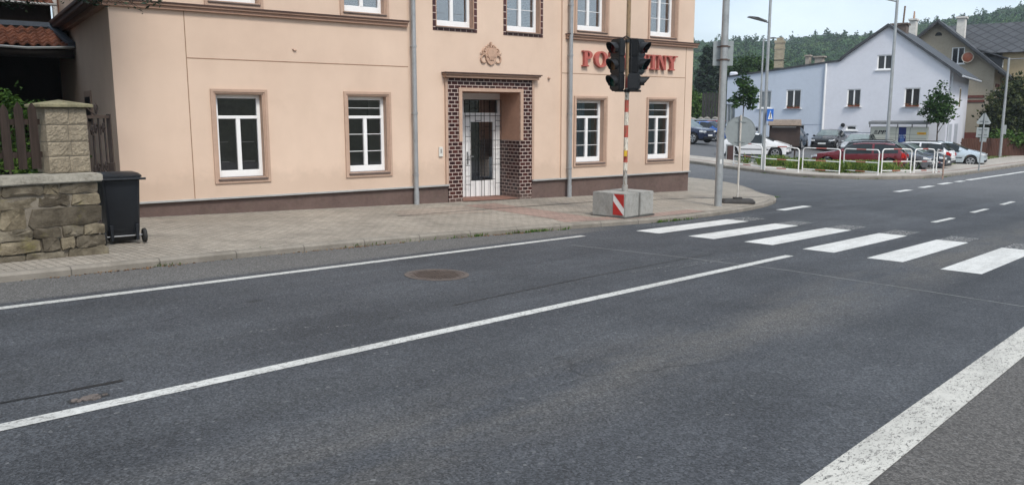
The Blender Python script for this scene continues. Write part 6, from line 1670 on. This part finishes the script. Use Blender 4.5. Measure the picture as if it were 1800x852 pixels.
# ================================================================== LIGHT, SKY, CAMERA
SUN_AZ, SUN_EL = R_(154), R_(50)
w = bpy.data.worlds.new('World'); scene.world = w; w.use_nodes = True
nt = w.node_tree; bg = nt.nodes['Background']
sky = nt.nodes.new('ShaderNodeTexSky'); sky.sky_type = 'NISHITA'; sky.sun_disc = False; sky.sun_elevation = SUN_EL; sky.sun_rotation = SUN_AZ; sky.air_density = 1.0; sky.dust_density = 2.5; sky.ozone_density = 1.5
tcw = nt.nodes.new('ShaderNodeTexCoord'); mp = nt.nodes.new('ShaderNodeMapping'); mp.inputs['Scale'].default_value = (1, 1, 2.6); nt.links.new(tcw.outputs['Generated'], mp.inputs[0])
nz = nt.nodes.new('ShaderNodeTexNoise'); nz.inputs['Scale'].default_value = 2.2; nz.inputs['Detail'].default_value = 6; nz.inputs['Roughness'].default_value = .55; nt.links.new(mp.outputs[0], nz.inputs['Vector'])
rp = nt.nodes.new('ShaderNodeValToRGB'); rp.color_ramp.elements[0].position = .32; rp.color_ramp.elements[0].color = (.12,)*3+(1,); rp.color_ramp.elements[1].position = .62; rp.color_ramp.elements[1].color = (.72,)*3+(1,); nt.links.new(nz.outputs['Fac'], rp.inputs[0])
mxw = nt.nodes.new('ShaderNodeMix'); mxw.data_type = 'RGBA'; nt.links.new(rp.outputs[0], mxw.inputs[0]); nt.links.new(sky.outputs[0], mxw.inputs[6]); mxw.inputs[7].default_value = (7.2, 8.1, 8.7, 1)
nt.links.new(mxw.outputs[2], bg.inputs[0]); bg.inputs[1].default_value = .10
sl_ = bpy.data.lights.new('sun', 'SUN'); sl_.energy = 1.5; sl_.angle = R_(14); sl_.color = (1., .955, .88)
so = bpy.data.objects.new('sun', sl_); COL.objects.link(so); sv = Vector((math.sin(SUN_AZ)*math.cos(SUN_EL), math.cos(SUN_AZ)*math.cos(SUN_EL), math.sin(SUN_EL)))
so.rotation_euler = (-sv).to_track_quat('-Z', 'Y').to_euler(); so.location = (8, -12, 20)
cd = bpy.data.cameras.new('camera'); cd.sensor_width = 36; cd.sensor_fit = 'HORIZONTAL'; cd.lens = 36*F_PX/1800; cd.clip_start = .05; cd.clip_end = 6000
co = bpy.data.objects.new('camera', cd); COL.objects.link(co); co.location = (0, 0, EYE); co.rotation_euler = (math.pi/2-PITCH, 0, 0)
scene.camera = co
vs_ = scene.view_settings; vs_.view_transform = 'Standard'; vs_.look = 'None'; vs_.gamma = 1; vs_.exposure = .86; vs_.use_curve_mapping = False
